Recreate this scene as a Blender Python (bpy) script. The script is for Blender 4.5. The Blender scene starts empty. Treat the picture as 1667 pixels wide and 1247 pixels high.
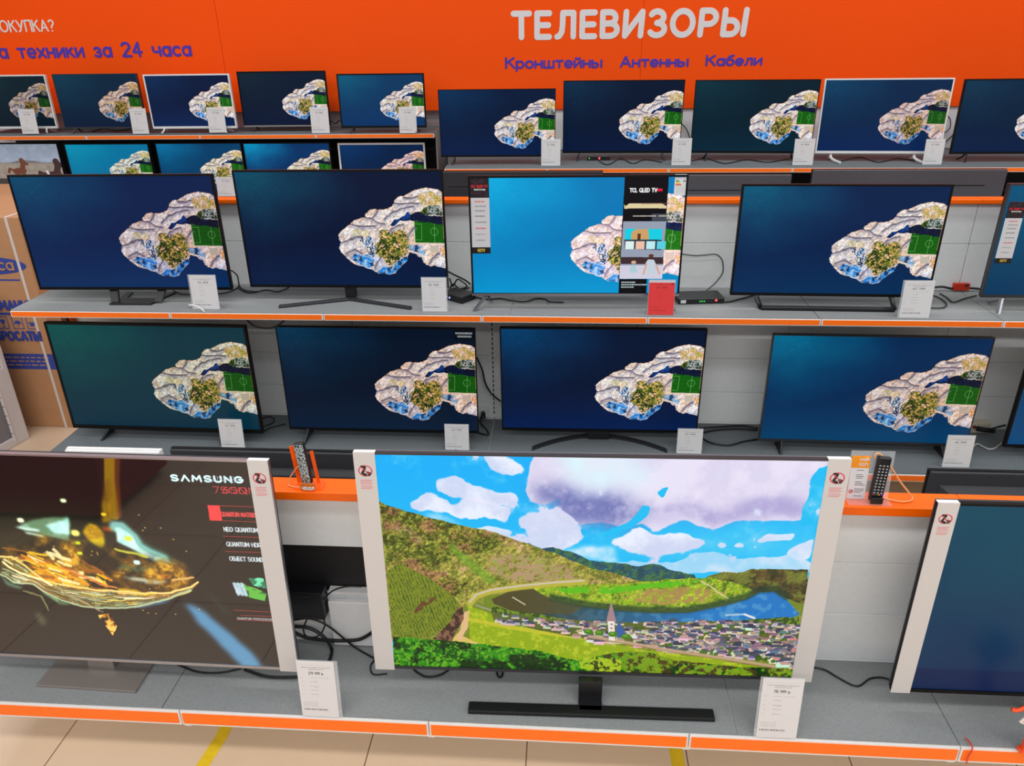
import bpy, math, random
import numpy as np
from mathutils import Matrix, Vector

# ---------------------------------------------------------------- camera
SC = bpy.context.scene
COL = SC.collection
F_PX, PITCH, YAW, ROLL = 1242.12, 0.4332007, 0.0745877, -0.0150915
CAM_Z = 2.44
cy, sy, cp, sp = math.cos(YAW), math.sin(YAW), math.cos(PITCH), math.sin(PITCH)
fw = Vector((-sy * cp, cy * cp, -sp)); rt = Vector((cy, sy, 0)); up = rt.cross(fw)
r2 = rt * math.cos(ROLL) + up * math.sin(ROLL); u2 = up * math.cos(ROLL) - rt * math.sin(ROLL)
cd = bpy.data.cameras.new('camera'); cam = bpy.data.objects.new('camera', cd); COL.objects.link(cam)
cd.sensor_width = 36.0; cd.sensor_fit = 'HORIZONTAL'; cd.lens = F_PX / 1667 * 36; cd.clip_start = .02
cam.matrix_world = Matrix(((r2.x, u2.x, -fw.x, 0), (r2.y, u2.y, -fw.y, 0), (r2.z, u2.z, -fw.z, CAM_Z), (0, 0, 0, 1)))
SC.camera = cam

# ---------------------------------------------------------------- light and exposure
SC.view_settings.view_transform = 'Standard'; SC.view_settings.look = 'None'
SC.view_settings.gamma = 1; SC.view_settings.exposure = 0; SC.view_settings.use_curve_mapping = False
W = bpy.data.worlds.new('store_surroundings'); SC.world = W; W.use_nodes = True
bg = W.node_tree.nodes['Background']; bg.inputs[0].default_value = (.93, .96, 1, 1); bg.inputs[1].default_value = .34
def area(name, loc, sx, sy_, power, col=(1, .985, .965), rot=(0, 0, 0)):
    l = bpy.data.lights.new(name, 'AREA'); l.shape = 'RECTANGLE'; l.size = sx; l.size_y = sy_; l.energy = power; l.color = col
    o = bpy.data.objects.new(name, l); o.location = loc; o.rotation_euler = rot; COL.objects.link(o); return o
area('ceiling_light', (0, .2, 4.2), 12, .5, 150)
area('ceiling_light', (0, 2.9, 4.2), 12, .5, 120)
area('ceiling_light', (0, 5.2, 4.2), 12, .5, 110)
area('ceiling_light', (0, -2.6, 4.2), 12, .5, 330)

# ---------------------------------------------------------------- helpers
def lin(c):
    return tuple(((v / 255) / 12.92 if v / 255 <= .04045 else ((v / 255 + .055) / 1.055) ** 2.4) for v in c)
MATS = {}
def mat(name, rgb, rough=.5, metal=0, bump=None, var=0, vscale=40, coat=0, spec=.5, emit=None, trans=0, alpha=1):
    if name in MATS: return MATS[name]
    m = bpy.data.materials.new(name); m.use_nodes = True; nt = m.node_tree; b = nt.nodes['Principled BSDF']
    c = lin(rgb); b.inputs['Base Color'].default_value = (*c, 1); b.inputs['Roughness'].default_value = rough
    b.inputs['Metallic'].default_value = metal; b.inputs['Specular IOR Level'].default_value = spec
    b.inputs['Coat Weight'].default_value = coat
    if emit: b.inputs['Emission Color'].default_value = (*lin(emit[0]), 1); b.inputs['Emission Strength'].default_value = emit[1]
    if trans: b.inputs['Transmission Weight'].default_value = trans; b.inputs['IOR'].default_value = 1.3
    if alpha < 1: b.inputs['Alpha'].default_value = alpha
    tc = nt.nodes.new('ShaderNodeTexCoord')
    nz = nt.nodes.new('ShaderNodeTexNoise'); nz.inputs['Scale'].default_value = vscale; nz.inputs['Detail'].default_value = 5
    nt.links.new(tc.outputs['Object'], nz.inputs['Vector'])
    v = var if var else .02
    mp = nt.nodes.new('ShaderNodeMapRange'); mp.inputs[1].default_value = .3; mp.inputs[2].default_value = .7
    mp.inputs[3].default_value = 1 - v; mp.inputs[4].default_value = 1 + v
    nt.links.new(nz.outputs[0], mp.inputs[0])
    mx = nt.nodes.new('ShaderNodeVectorMath'); mx.operation = 'SCALE'; mx.inputs[0].default_value = c
    nt.links.new(mp.outputs[0], mx.inputs['Scale']); nt.links.new(mx.outputs[0], b.inputs['Base Color'])
    if bump:
        bp = nt.nodes.new('ShaderNodeBump'); bp.inputs['Strength'].default_value = bump; bp.inputs['Distance'].default_value = .002
        nt.links.new(nz.outputs[0], bp.inputs['Height']); nt.links.new(bp.outputs[0], b.inputs['Normal'])
    MATS[name] = m; return m
BLACK = mat('black_plastic', (20, 20, 24), .35)
BEZ = mat('black_bezel', (8, 8, 10), .55, spec=.2)
GUN = mat('gunmetal', (70, 72, 78), .35, .7)
SILV = mat('silver_trim', (170, 170, 176), .3, .8)
WHP = mat('white_plastic', (225, 225, 225), .4)
BACKM = mat('matte_black_casing', (46, 47, 52), .45, var=.05, spec=.35)
CARP = mat('grey_felt_carpet', (138, 141, 142), .95, bump=.6, var=.16, vscale=230)
CARP2 = mat('dark_felt_carpet', (104, 112, 116), .95, bump=.6, var=.16, vscale=230)
PAN = mat('white_panel_metal', (236, 239, 240), .45)
RAILW = mat('white_price_rail', (228, 226, 224), .35)
STRIP = mat('orange_price_strip', (255, 116, 24), .4, spec=.3)
CAP = mat('orange_gondola_cap', (255, 104, 0), .35, spec=.3)
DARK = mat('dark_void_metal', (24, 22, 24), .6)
SIGN = mat('orange_sign_board', (255, 84, 8), .6, spec=.12)
LETW = mat('pale_grey_lettering', (226, 222, 222), .5)
LETB = mat('violet_lettering', (82, 62, 176), .6, spec=.15)
ACR = mat('clear_acrylic', (235, 240, 245), .06, spec=.6, alpha=.22)
CARD = mat('cardboard', (186, 138, 98), .85, var=.05, vscale=14)
CINK = mat('blue_box_print', (52, 70, 158), .8)
STRAPM = mat('white_strap', (215, 205, 198), .6)
FOAM = mat('white_foam', (205, 200, 200), .8, bump=.4, vscale=90)
CABM = {'black': mat('black_cable', (18, 18, 20), .45), 'grey': mat('grey_cable', (88, 96, 96), .5), 'white': mat('white_cable', (190, 190, 188), .5), 'orangelead': mat('orange_lead', (240, 170, 110), .4)}

class MB:
    def __init__(s): s.v = []; s.f = []; s.uv = {}
    def quad(s, pts, uv=None):
        n = len(s.v); s.v += [tuple(p) for p in pts]; s.f.append(tuple(range(n, n + len(pts))))
        if uv: s.uv[len(s.f) - 1] = uv
        return s
    def box(s, x0, x1, y0, y1, z0, z1, M=None, front_uv=None):
        n = len(s.v)
        c = [(x0, y0, z0), (x1, y0, z0), (x1, y1, z0), (x0, y1, z0), (x0, y0, z1), (x1, y0, z1), (x1, y1, z1), (x0, y1, z1)]
        if M: c = [tuple(M @ Vector(p)) for p in c]
        s.v += c
        for f in ((0, 3, 2, 1), (4, 5, 6, 7), (0, 1, 5, 4), (1, 2, 6, 5), (2, 3, 7, 6), (3, 0, 4, 7)): s.f.append(tuple(n + i for i in f))
        if front_uv: s.uv[len(s.f) - 4] = [(0, 0), (1, 0), (1, 1), (0, 1)]
        return s
    def prism(s, poly, z0, z1):
        n = len(s.v); k = len(poly)
        s.v += [(x, y, z0) for x, y in poly] + [(x, y, z1) for x, y in poly]
        s.f.append(tuple(n + i for i in reversed(range(k)))); s.f.append(tuple(n + k + i for i in range(k)))
        for i in range(k): j = (i + 1) % k; s.f.append((n + i, n + j, n + k + j, n + k + i))
        return s
    def hull8(s, a, b):
        """two quads (4 pts each) joined"""
        n = len(s.v); s.v += [tuple(p) for p in a] + [tuple(p) for p in b]
        s.f += [(n + 3, n + 2, n + 1, n), (n + 4, n + 5, n + 6, n + 7)]
        for i in range(4): j = (i + 1) % 4; s.f.append((n + i, n + j, n + 4 + j, n + 4 + i))
        return s
    def tube(s, pts, r, k=8, smooth_n=5):
        P = [Vector(p) for p in pts]
        if len(P) > 2 and smooth_n > 1:
            Q = []
            for i in range(len(P) - 1):
                p0 = P[max(i - 1, 0)]; p1 = P[i]; p2 = P[i + 1]; p3 = P[min(i + 2, len(P) - 1)]
                for t in range(smooth_n):
                    u = t / smooth_n
                    Q.append(.5 * ((2 * p1) + (p2 - p0) * u + (2 * p0 - 5 * p1 + 4 * p2 - p3) * u * u + (3 * p1 - p0 - 3 * p2 + p3) * u ** 3))
            P = Q + [P[-1]]
        rings = []; prev = None
        for i, p in enumerate(P):
            d = (P[min(i + 1, len(P) - 1)] - P[max(i - 1, 0)]).normalized()
            a = prev if prev else (Vector((0, 0, 1)) if abs(d.z) < .9 else Vector((1, 0, 0)))
            a = (a - d * a.dot(d)).normalized(); b = d.cross(a); prev = a
            n = len(s.v); s.v += [tuple(p + (a * math.cos(t * 2 * math.pi / k) + b * math.sin(t * 2 * math.pi / k)) * r) for t in range(k)]
            rings.append(n)
        for q in range(len(rings) - 1):
            for i in range(k):
                j = (i + 1) % k; s.f.append((rings[q] + i, rings[q] + j, rings[q + 1] + j, rings[q + 1] + i))
        s.f.append(tuple(rings[0] + i for i in reversed(range(k)))); s.f.append(tuple(rings[-1] + i for i in range(k)))
        return s
    def cyl(s, x, y, z0, z1, r, k=16, axis='z'):
        n = len(s.v)
        for z in (z0, z1):
            for i in range(k):
                c, d = r * math.cos(2 * math.pi * i / k), r * math.sin(2 * math.pi * i / k)
                s.v.append((x + c, y + d, z) if axis == 'z' else (x + c, z, y + d))
        for i in range(k):
            j = (i + 1) % k; s.f.append((n + i, n + j, n + k + j, n + k + i) if axis == 'z' else (n + j, n + i, n + k + i, n + k + j))
        a = tuple(n + i for i in range(k)); b = tuple(n + k + i for i in range(k))
        s.f.append(a[::-1] if axis == 'z' else a); s.f.append(b if axis == 'z' else b[::-1])
        return s
    def build(s, name, m, parent=None, loc=None, bevel=0, smooth=False, rot=None):
        me = bpy.data.meshes.new(name); me.from_pydata(s.v, [], s.f); me.materials.append(m)
        if s.uv:
            ul = me.uv_layers.new(name='UVMap')
            for fi, uv in s.uv.items():
                for li, c in zip(me.polygons[fi].loop_indices, uv): ul.data[li].uv = c
        if smooth:
            for p in me.polygons: p.use_smooth = True
        o = bpy.data.objects.new(name, me); COL.objects.link(o)
        if parent: o.parent = parent
        if loc: o.location = loc
        if rot: o.rotation_euler = rot
        if bevel:
            b = o.modifiers.new('bevel', 'BEVEL'); b.width = bevel; b.segments = 2; b.limit_method = 'ANGLE'
        return o
def thing(name, label, cat, loc=(0, 0, 0), rz=0, group=None):
    o = bpy.data.objects.new(name, None); o.empty_display_size = .05; COL.objects.link(o); o.location = loc; o.rotation_euler = (0, 0, rz)
    o['label'] = label; o['category'] = cat
    if group: o['group'] = group
    return o
def tag(o, label, cat, group=None):
    o['label'] = label; o['category'] = cat
    if group: o['group'] = group
    return o
def struct(o): o['kind'] = 'structure'; return o

# ---------------------------------------------------------------- stroke lettering (used for sign letters and for pictures)
def arc(cx, cy_, rx, ry, a0, a1, n=14):
    return [(cx + rx * math.cos(math.radians(a0 + (a1 - a0) * i / n)), cy_ + ry * math.sin(math.radians(a0 + (a1 - a0) * i / n))) for i in range(n + 1)]
G = {
'Т': (6.4, [[(0, 10), (6.4, 10)], [(3.2, 10), (3.2, 0)]]),
'Е': (5, [[(5, 10), (0, 10), (0, 0), (5, 0)], [(0, 5), (4.6, 5)]]),
'Л': (7, [[(0, 0), (.9, .3), (1.9, 2), (2.2, 5), (2.3, 10), (6.6, 10), (6.6, 0)]]),
'В': (5.9, [[(3, 5.3), (0, 5.3), (0, 10), (2.8, 10)] + arc(2.9, 7.65, 2.3, 2.35, 90, -90), [(2.9, 5.3)] + arc(3, 2.65, 2.9, 2.65, 90, -90) + [(0, 0), (0, 5.3)]]),
'И': (6.8, [[(.3, 10), (0, 0), (6.8, 10), (6.3, 0)]]),
'З': (5.8, [arc(2.7, 7.6, 2.6, 2.4, 150, -90), arc(2.8, 2.6, 3, 2.6, 90, -150)]),
'О': (8, [arc(4, 5, 4, 5, 0, 360, 28)]),
'Р': (5.9, [[(0, 0), (.3, 10), (3, 10)] + arc(3.1, 7.2, 2.8, 2.8, 90, -90) + [(.2, 4.4)]]),
'Ы': (8.6, [[(.3, 10), (0, 0), (2.8, 0)] + arc(2.9, 2.9, 2.6, 2.9, -90, 90) + [(.2, 5.8)], [(8.6, 10), (8, 0)]]),
'К': (6, [[(0, 10), (0, 0)], [(5.7, 10), (0, 4.8)], [(2, 6.3), (6, 0)]]),
'У': (6.4, [[(0, 10), (3.2, 3.6)], [(6.4, 10), (2.6, .8), (1, 0)]]),
'П': (6, [[(0, 0), (0, 10), (6, 10), (6, 0)]]),
'А': (6.8, [[(0, 0), (3.4, 10), (6.8, 0)], [(1.2, 3.2), (5.6, 3.2)]]),
'М': (8, [[(0, 0), (.8, 10), (4, 3), (7.2, 10), (8, 0)]]),
'Н': (6, [[(0, 10), (0, 0)], [(6, 10), (6, 0)], [(0, 5), (6, 5)]]),
'Б': (5.8, [[(5.2, 10), (0, 10), (0, 0), (3, 0)] + arc(3, 2.9, 2.7, 2.9, -90, 90) + [(0, 5.8)]]),
'С': (6.4, [arc(3.6, 5, 3.6, 5, 55, 305)]),
'Ь': (5.4, [[(0, 10), (0, 0), (2.8, 0)] + arc(2.9, 2.9, 2.5, 2.9, -90, 90) + [(0, 5.8)]]),
'!': (1, [[(.5, 10), (.5, 3)], [(.5, 0), (.5, .1)]]),
'?': (5, [arc(2.4, 7.6, 2.4, 2.4, 160, -60) + [(2.4, 4), (2.3, 3)], [(2.3, 0), (2.3, .1)]]),
'к': (4.4, [[(0, 6.6), (0, 0)], [(4, 6.6), (0, 3)], [(1.4, 4.2), (4.4, 0)]]),
'р': (5, [[(0, 6.6), (0, -3)], arc(2.5, 3.3, 2.5, 3.3, 0, 360, 20)]),
'о': (5.2, [arc(2.6, 3.3, 2.6, 3.3, 0, 360, 20)]),
'н': (4.6, [[(0, 6.6), (0, 0)], [(4.6, 6.6), (4.6, 0)], [(0, 3.4), (4.6, 3.4)]]),
'ш': (7, [[(0, 6.6), (0, 0), (7, 0), (7, 6.6)], [(3.5, 0), (3.5, 6.6)]]),
'т': (4.8, [[(0, 6.6), (4.8, 6.6)], [(2.4, 6.6), (2.4, 0)]]),
'е': (5, [[(0, 3.2), (5, 3.2)] + arc(2.5, 3.3, 2.5, 3.3, 0, 310, 20)]),
'й': (4.8, [[(0, 6.6), (0, 0), (4.8, 6.6), (4.8, 0)], arc(2.4, 9.2, 1.3, 1.0, 180, 360, 8)]),
'и': (4.8, [[(0, 6.6), (0, 0), (4.8, 6.6), (4.8, 0)]]),
'ы': (6.6, [[(0, 6.6), (0, 0), (2, 0)] + arc(2.2, 2, 2, 2, -90, 90) + [(0, 4)], [(6.6, 6.6), (6.6, 0)]]),
'а': (5, [arc(2.4, 3.3, 2.4, 3.3, 0, 360, 20), [(5, 6.6), (5, 0)]]),
'б': (5, [arc(2.5, 3, 2.5, 3, 0, 360, 20), [(4.6, 10), (2, 9), (.4, 6.6), (0, 3)]]),
'л': (4.8, [[(0, 0), (.8, .5), (1.3, 3), (1.5, 6.6), (4.6, 6.6), (4.6, 0)]]),
'х': (4.6, [[(0, 6.6), (4.6, 0)], [(4.6, 6.6), (0, 0)]]),
'з': (4.2, [arc(1.9, 4.9, 1.9, 1.7, 150, -90), arc(2, 1.7, 2.1, 1.7, 90, -150)]),
'ч': (4.6, [[(0, 6.6), (0, 4.4), (.6, 3.2), (2, 2.8), (4.6, 3.2)], [(4.6, 6.6), (4.6, 0)]]),
'с': (4.6, [arc(2.6, 3.3, 2.6, 3.3, 50, 310)]),
'i': (1, [[(.5, 6.6), (.5, 0)], [(.5, 9), (.5, 9.1)]]),
'n': (4.6, [[(0, 6.6), (0, 0)], [(0, 4)] + arc(2.3, 4.2, 2.3, 2.4, 180, 0) + [(4.6, 0)]]),
'0': (5.4, [arc(2.7, 5, 2.7, 5, 0, 360, 20)]), '1': (3, [[(.5, 8), (2.5, 10), (2.5, 0)]]),
'2': (5.4, [arc(2.6, 7.4, 2.6, 2.6, 160, -20) + [(0, 0), (5.4, 0)]]),
'4': (5.6, [[(5.6, 3), (0, 3), (3.8, 10), (4, 0)]]),
'5': (5.2, [[(4.8, 10), (.6, 10), (.3, 5.6)] + arc(2.4, 3.1, 2.8, 3.1, 110, -140)]),
'6': (5.4, [arc(2.7, 3, 2.7, 3, 0, 360, 20), [(4.4, 10), (1.4, 7.5), (0, 3)]]),
'7': (5.2, [[(0, 10), (5.2, 10), (1.8, 0)]]),
'9': (5.4, [arc(2.7, 7, 2.7, 3, 0, 360, 20), [(1, 0), (4, 2.5), (5.4, 7)]]),
'S': (6, [arc(3, 7.5, 2.8, 2.5, 30, 270) + arc(3, 2.5, 3, 2.5, 90, -150)]),
'U': (6, [[(0, 10), (0, 3)] + arc(3, 3, 3, 3, 180, 360) + [(6, 10)]]),
'N': (6, [[(0, 0), (0, 10), (6, 0), (6, 10)]]), 'G': (6.6, [arc(3.6, 5, 3.6, 5, 50, 360) + [(3.8, 5)]]),
'L': (4.6, [[(0, 10), (0, 0), (4.6, 0)]]), 'Q': (7.6, [arc(3.8, 5, 3.8, 5, 0, 360, 24), [(4.5, 2.5), (7.6, -.6)]]),
'D': (6.2, [[(0, 0), (0, 10), (2.6, 10)] + arc(2.6, 5, 3.6, 5, 90, -90) + [(0, 0)]]), 'V': (6.4, [[(0, 10), (3.2, 0), (6.4, 10)]]),
'+': (4, [[(0, 4), (4, 4)], [(2, 6), (2, 2)]]),
}
G['T'] = G['Т']; G['C'] = G['С']; G['A'] = G['А']; G['M'] = G['М']; G['E'] = G['Е']; G['Λ'] = (6.8, [[(0, 0), (3.4, 10), (6.8, 0)]])
G['H'] = G['Н']; G['o'] = G['о']; G['B'] = G['В']; G['P'] = G['Р']; G['O'] = G['О']; G['R'] = (5.9, G['Р'][1] + [[(3, 4.4), (6, 0)]]); G['J'] = (4.4, [[(4.4, 10), (4.4, 3)] + arc(2.2, 3, 2.2, 3, 0, -180)]); G['I'] = (1, [[(.5, 10), (.5, 0)]]); G['X'] = (6, [[(0, 10), (6, 0)], [(6, 10), (0, 0)]]); G['Ч'] = (5.6, [[(0, 10), (0, 6.5), (.8, 5), (2.4, 4.4), (5.6, 5)], [(5.6, 10), (5.6, 0)]]); G['Х'] = G['X']; G['K'] = G['К']; G['Э'] = (6.4, [arc(2.8, 5, 3.6, 5, 125, -125), [(2, 5), (6, 5)]])
G['.'] = (1, [[(.5, 0), (.5, .1)]]); G[' '] = (4, [])
def strokes(text, gap=2.2):
    x = 0; out = []
    for ch in text:
        w, st = G[ch]
        out += [[(x + a, b) for a, b in s] for s in st]; x += w + gap
    return out, x - gap
def letters(text, x0, x1, z0, z1, y, sw, m, parent, gap=2.2):
    """one part per letter"""
    tot = sum(G[c][0] + gap for c in text) - gap; kx = (x1 - x0) / tot; x = 0
    for c in text:
        w = G[c][0]
        if G[c][1]: letter_mesh(c, x0 + x * kx, x0 + (x + w) * kx, z0, z1, y, sw, 'letter', m, parent)
        x += w + gap
def letter_mesh(text, x0, x1, z0, z1, y, sw, name, m, parent, gap=2.2, th=.003):
    """rounded letters: x0..x1 along the wall, cap height z0..z1 (stroke centres)"""
    st, w = strokes(text, gap); kx = (x1 - x0) / max(w, .01); kz = (z1 - z0) / 10; mb = MB(); r = sw / 2
    for s in st:
        P = [(x0 + a * kx, z0 + b * kz) for a, b in s]
        for (a, b) in P:
            n = len(mb.v); k = 12
            yo = len(mb.f) * 3e-6
            mb.v += [(a + r * math.cos(t * math.pi / 6), y - th - yo, b + r * math.sin(t * math.pi / 6)) for t in range(k)]
            mb.v += [(a + r * math.cos(t * math.pi / 6), y, b + r * math.sin(t * math.pi / 6)) for t in range(k)]
            mb.f.append(tuple(n + i for i in range(k)))
            for i in range(k): j = (i + 1) % k; mb.f.append((n + j, n + i, n + k + i, n + k + j))
        for (a, b), (c, d) in zip(P, P[1:]):
            L = math.hypot(c - a, d - b)
            if L < 1e-6: continue
            nx, nz = -(d - b) / L * r, (c - a) / L * r
            n = len(mb.v); q = [(a - nx, b - nz), (c - nx, d - nz), (c + nx, d + nz), (a + nx, b + nz)]
            yo = len(mb.f) * 3e-6
            mb.v += [(p[0], y - th - yo, p[1]) for p in q] + [(p[0], y, p[1]) for p in q]
            mb.f += [(n, n + 1, n + 2, n + 3), (n, n + 4, n + 5, n + 1), (n + 1, n + 5, n + 6, n + 2), (n + 2, n + 6, n + 7, n + 3), (n + 3, n + 7, n + 4, n)]
    return mb.build(name, m, parent)

# ---------------------------------------------------------------- pictures computed with numpy
RS = np.random.RandomState(7)
def grid_noise(h, w, gh, gw):
    g = RS.rand(gh + 2, gw + 2).astype(np.float32)
    y = np.linspace(0, gh, h, endpoint=False); x = np.linspace(0, gw, w, endpoint=False)
    yi = y.astype(int); xi = x.astype(int); fy = (y - yi)[:, None]; fx = (x - xi)[None, :]
    fy = fy * fy * (3 - 2 * fy); fx = fx * fx * (3 - 2 * fx)
    a = g[yi][:, xi]; b = g[yi][:, xi + 1]; c = g[yi + 1][:, xi]; d = g[yi + 1][:, xi + 1]
    return (a * (1 - fx) + b * fx) * (1 - fy) + (c * (1 - fx) + d * fx) * fy
def fbm(h, w, cells, oct=5, gain=.5):
    s = 0; a = 1; t = 0
    for o in range(oct):
        n = cells * 2 ** o
        if n > h: break
        s = s + a * grid_noise(h, w, n, int(n * w / h)); t += a; a *= gain
    return (s / t).astype(np.float32)
class Pic:
    """row 0 = bottom; uv 0..1"""
    def __init__(s, w, h, warp=0, cells=24):
        s.w, s.h = w, h; s.a = np.zeros((h, w, 3), np.float32)
        s.U, s.V = np.meshgrid((np.arange(w) + .5) / w, (np.arange(h) + .5) / h); s.U = s.U.astype(np.float32); s.V = s.V.astype(np.float32)
        s.U0, s.V0 = s.U, s.V
        if warp: s.WU = s.U + (fbm(h, w, cells) - .5) * warp; s.WV = s.V + (fbm(h, w, cells) - .5) * warp * w / h
        else: s.WU, s.WV = s.U, s.V
    def mask(s, poly, warp=True):
        U, V = (s.WU, s.WV) if warp else (s.U, s.V)
        p = np.array(poly, np.float32); pad = .05
        x0 = max(int((p[:, 0].min() - pad) * s.w), 0); x1 = min(int((p[:, 0].max() + pad) * s.w) + 1, s.w)
        y0 = max(int((p[:, 1].min() - pad) * s.h), 0); y1 = min(int((p[:, 1].max() + pad) * s.h) + 1, s.h)
        M = np.zeros((s.h, s.w), bool)
        if x1 <= x0 or y1 <= y0: return M
        u = U[y0:y1, x0:x1]; v = V[y0:y1, x0:x1]; m = np.zeros(u.shape, bool)
        for i in range(len(p)):
            ax, ay = p[i]; bx, by = p[(i + 1) % len(p)]
            if ay == by: continue
            c = (ay > v) != (by > v)
            m ^= c & (u < (bx - ax) * (v - ay) / (by - ay) + ax)
        M[y0:y1, x0:x1] = m; return M
    def fill(s, M, rgb, k=1.0):
        c = np.array(rgb, np.float32) / 255
        if isinstance(k, np.ndarray): s.a += (M * k)[..., None] * (c - s.a)
        else: s.a[M] += k * (c - s.a[M])
    def line(s, pts, width, rgb, k=1.0, soft=0.0, warp=False):
        """distance to polyline; width in units of picture height"""
        U, V = (s.WU, s.WV) if warp else (s.U, s.V)
        asp = s.w / s.h; pad = width * 2 + soft * 3 + .02; p = np.array(pts, np.float32)
        x0 = max(int((p[:, 0].min() - pad) * s.w), 0); x1 = min(int((p[:, 0].max() + pad) * s.w) + 1, s.w)
        y0 = max(int((p[:, 1].min() - pad) * s.h), 0); y1 = min(int((p[:, 1].max() + pad) * s.h) + 1, s.h)
        if x1 <= x0 or y1 <= y0: return
        u = U[y0:y1, x0:x1] * asp; v = V[y0:y1, x0:x1]; D = np.full(u.shape, 9., np.float32)
        for a, b in zip(p[:-1], p[1:]):
            ax, ay, bx, by = a[0] * asp, a[1], b[0] * asp, b[1]; dx, dy = bx - ax, by - ay; L = dx * dx + dy * dy + 1e-12
            t = np.clip(((u - ax) * dx + (v - ay) * dy) / L, 0, 1)
            D = np.minimum(D, np.hypot(u - ax - t * dx, v - ay - t * dy))
        e = max(soft, .7 / s.h); A = np.clip((width / 2 - D) / e + .5, 0, 1) if soft == 0 else np.exp(-np.maximum(D - width / 2, 0) ** 2 / (soft * soft))
        c = np.array(rgb, np.float32) / 255; q = s.a[y0:y1, x0:x1]; q += (A * k)[..., None] * (c - q)
    def text(s, t, x0, y0, hgt, rgb, sw=.14, wid=None, gap=2.2, k=1.0, shear=0, slope=0):
        st, w = strokes(t, gap); asp = s.w / s.h; kx = hgt / 10 / asp if wid is None else wid / w
        for q in st: s.line([(x0 + a * kx + b * shear * kx, y0 + b * hgt / 10 + slope * a * kx) for a, b in q], sw * hgt, rgb, k)
    def rect(s, x0, x1, y0, y1, rgb, k=1.0): s.fill((s.U >= x0) & (s.U < x1) & (s.V >= y0) & (s.V < y1), rgb, k)
    def image(s, name):
        im = bpy.data.images.new(name, s.w, s.h); px = np.ones((s.h, s.w, 4), np.float32); px[..., :3] = np.clip(s.a, 0, 1)
        im.pixels.foreach_set(px.ravel()); im.update(); im.pack(); return im
def ss(n, a, b): return np.clip((n - a) / (b - a), 0, 1)
def relief(n, k=6.0): gy, gx = np.gradient(n); return np.clip(1 + k * (-gx * 1.0 - gy * -1.0) * n.shape[0] / 100, .35, 1.6)
def pp(s): return [tuple(int(v) / 1000 for v in q.split(',')) for q in s.split()]
def pic_mat(name, im, emit=1.0, rough=.2, spec=.5, ior=1.5):
    m = bpy.data.materials.new(name); m.use_nodes = True; nt = m.node_tree; b = nt.nodes['Principled BSDF']
    t = nt.nodes.new('ShaderNodeTexImage'); t.image = im; t.extension = 'EXTEND'
    uv = nt.nodes.new('ShaderNodeUVMap'); nt.links.new(uv.outputs[0], t.inputs[0])
    b.inputs['Roughness'].default_value = rough; b.inputs['Specular IOR Level'].default_value = spec; b.inputs['IOR'].default_value = ior
    if emit:
        b.inputs['Base Color'].default_value = (.004, .004, .005, 1)
        nt.links.new(t.outputs[0], b.inputs['Emission Color']); b.inputs['Emission Strength'].default_value = emit
    else: nt.links.new(t.outputs[0], b.inputs['Base Color'])
    return m

# ---- traced outlines, picture coordinates in thousandths
ISL={
'out':'1031,824 1000,835 980,852 953,861 933,864 909,859 888,849 872,847 851,825 830,807 814,798 797,795 781,783 770,769 767,744 764,730 753,712 736,691 719,680 703,674 693,679 684,676 671,686 654,682 637,662 623,641 618,623 626,608 609,610 588,601 567,590 548,572 538,554 548,549 531,541 518,524 500,499 484,473 477,447 477,417 485,391 476,365 473,335 481,302 494,275 508,249 529,211 553,188 581,169 606,154 626,147 642,124 663,108 692,105 717,101 743,113 761,140 775,171 793,201 809,228 812,262 822,296 843,296 859,288 867,266 883,251 892,217 901,187 926,179 951,176 972,164 1013,153',
'ochre':'878,783 903,821 952,831 999,800 1030,786 1028,708 928,715 899,708',
'town':'928,715 1028,714 1026,619 913,633',
'veg1':'889,658 928,715 924,658 908,626',
'chan':'740,547 754,586 781,594 806,623 828,658 841,630 865,658 885,662 909,637 945,622 1026,617 1023,532 963,554 923,568 894,579 856,576 833,583 813,583 789,586 775,565 758,536 743,539',
'chanb':'740,547 754,586 781,594 806,623 828,658 842,637 833,583 813,583 789,586 775,565 758,536',
'pitchb':'852,583 1025,583 1019,371 850,380',
'pitch':'858,579 1025,579 1019,385 856,390',
'veg':'678,506 703,517 735,484 767,474 777,499 797,507 805,485 820,448 820,396 819,329 805,284 779,254 760,224 750,186 721,185 705,208 690,246 666,269 646,291 645,336 664,388 686,411 680,455',
'vegl':'544,484 563,514 612,506 639,470 625,440 567,447 551,455',
'crev':'566,433 588,440 608,425 634,455 641,425 646,366 661,321 641,261 624,268 614,313 604,366 585,388',
'blu1':'525,253 550,287 574,272 609,287 640,242 641,177 610,158 570,192 538,222',
'blu2':'650,120 686,162 712,170 738,178 765,231 808,269 812,232 784,193 761,140 752,125 717,105 675,107',
'blu3':'821,367 874,367 901,300 892,270 868,300 823,329',
'conc':'928,367 973,363 969,300 926,307',
'ochre2':'978,367 1019,367 1016,248 991,255 972,308',
'mid':'956,583 952,386',
'circ':'953,486 971,486',
'box':'863,554 893,552 889,413 860,415',
}
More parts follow.
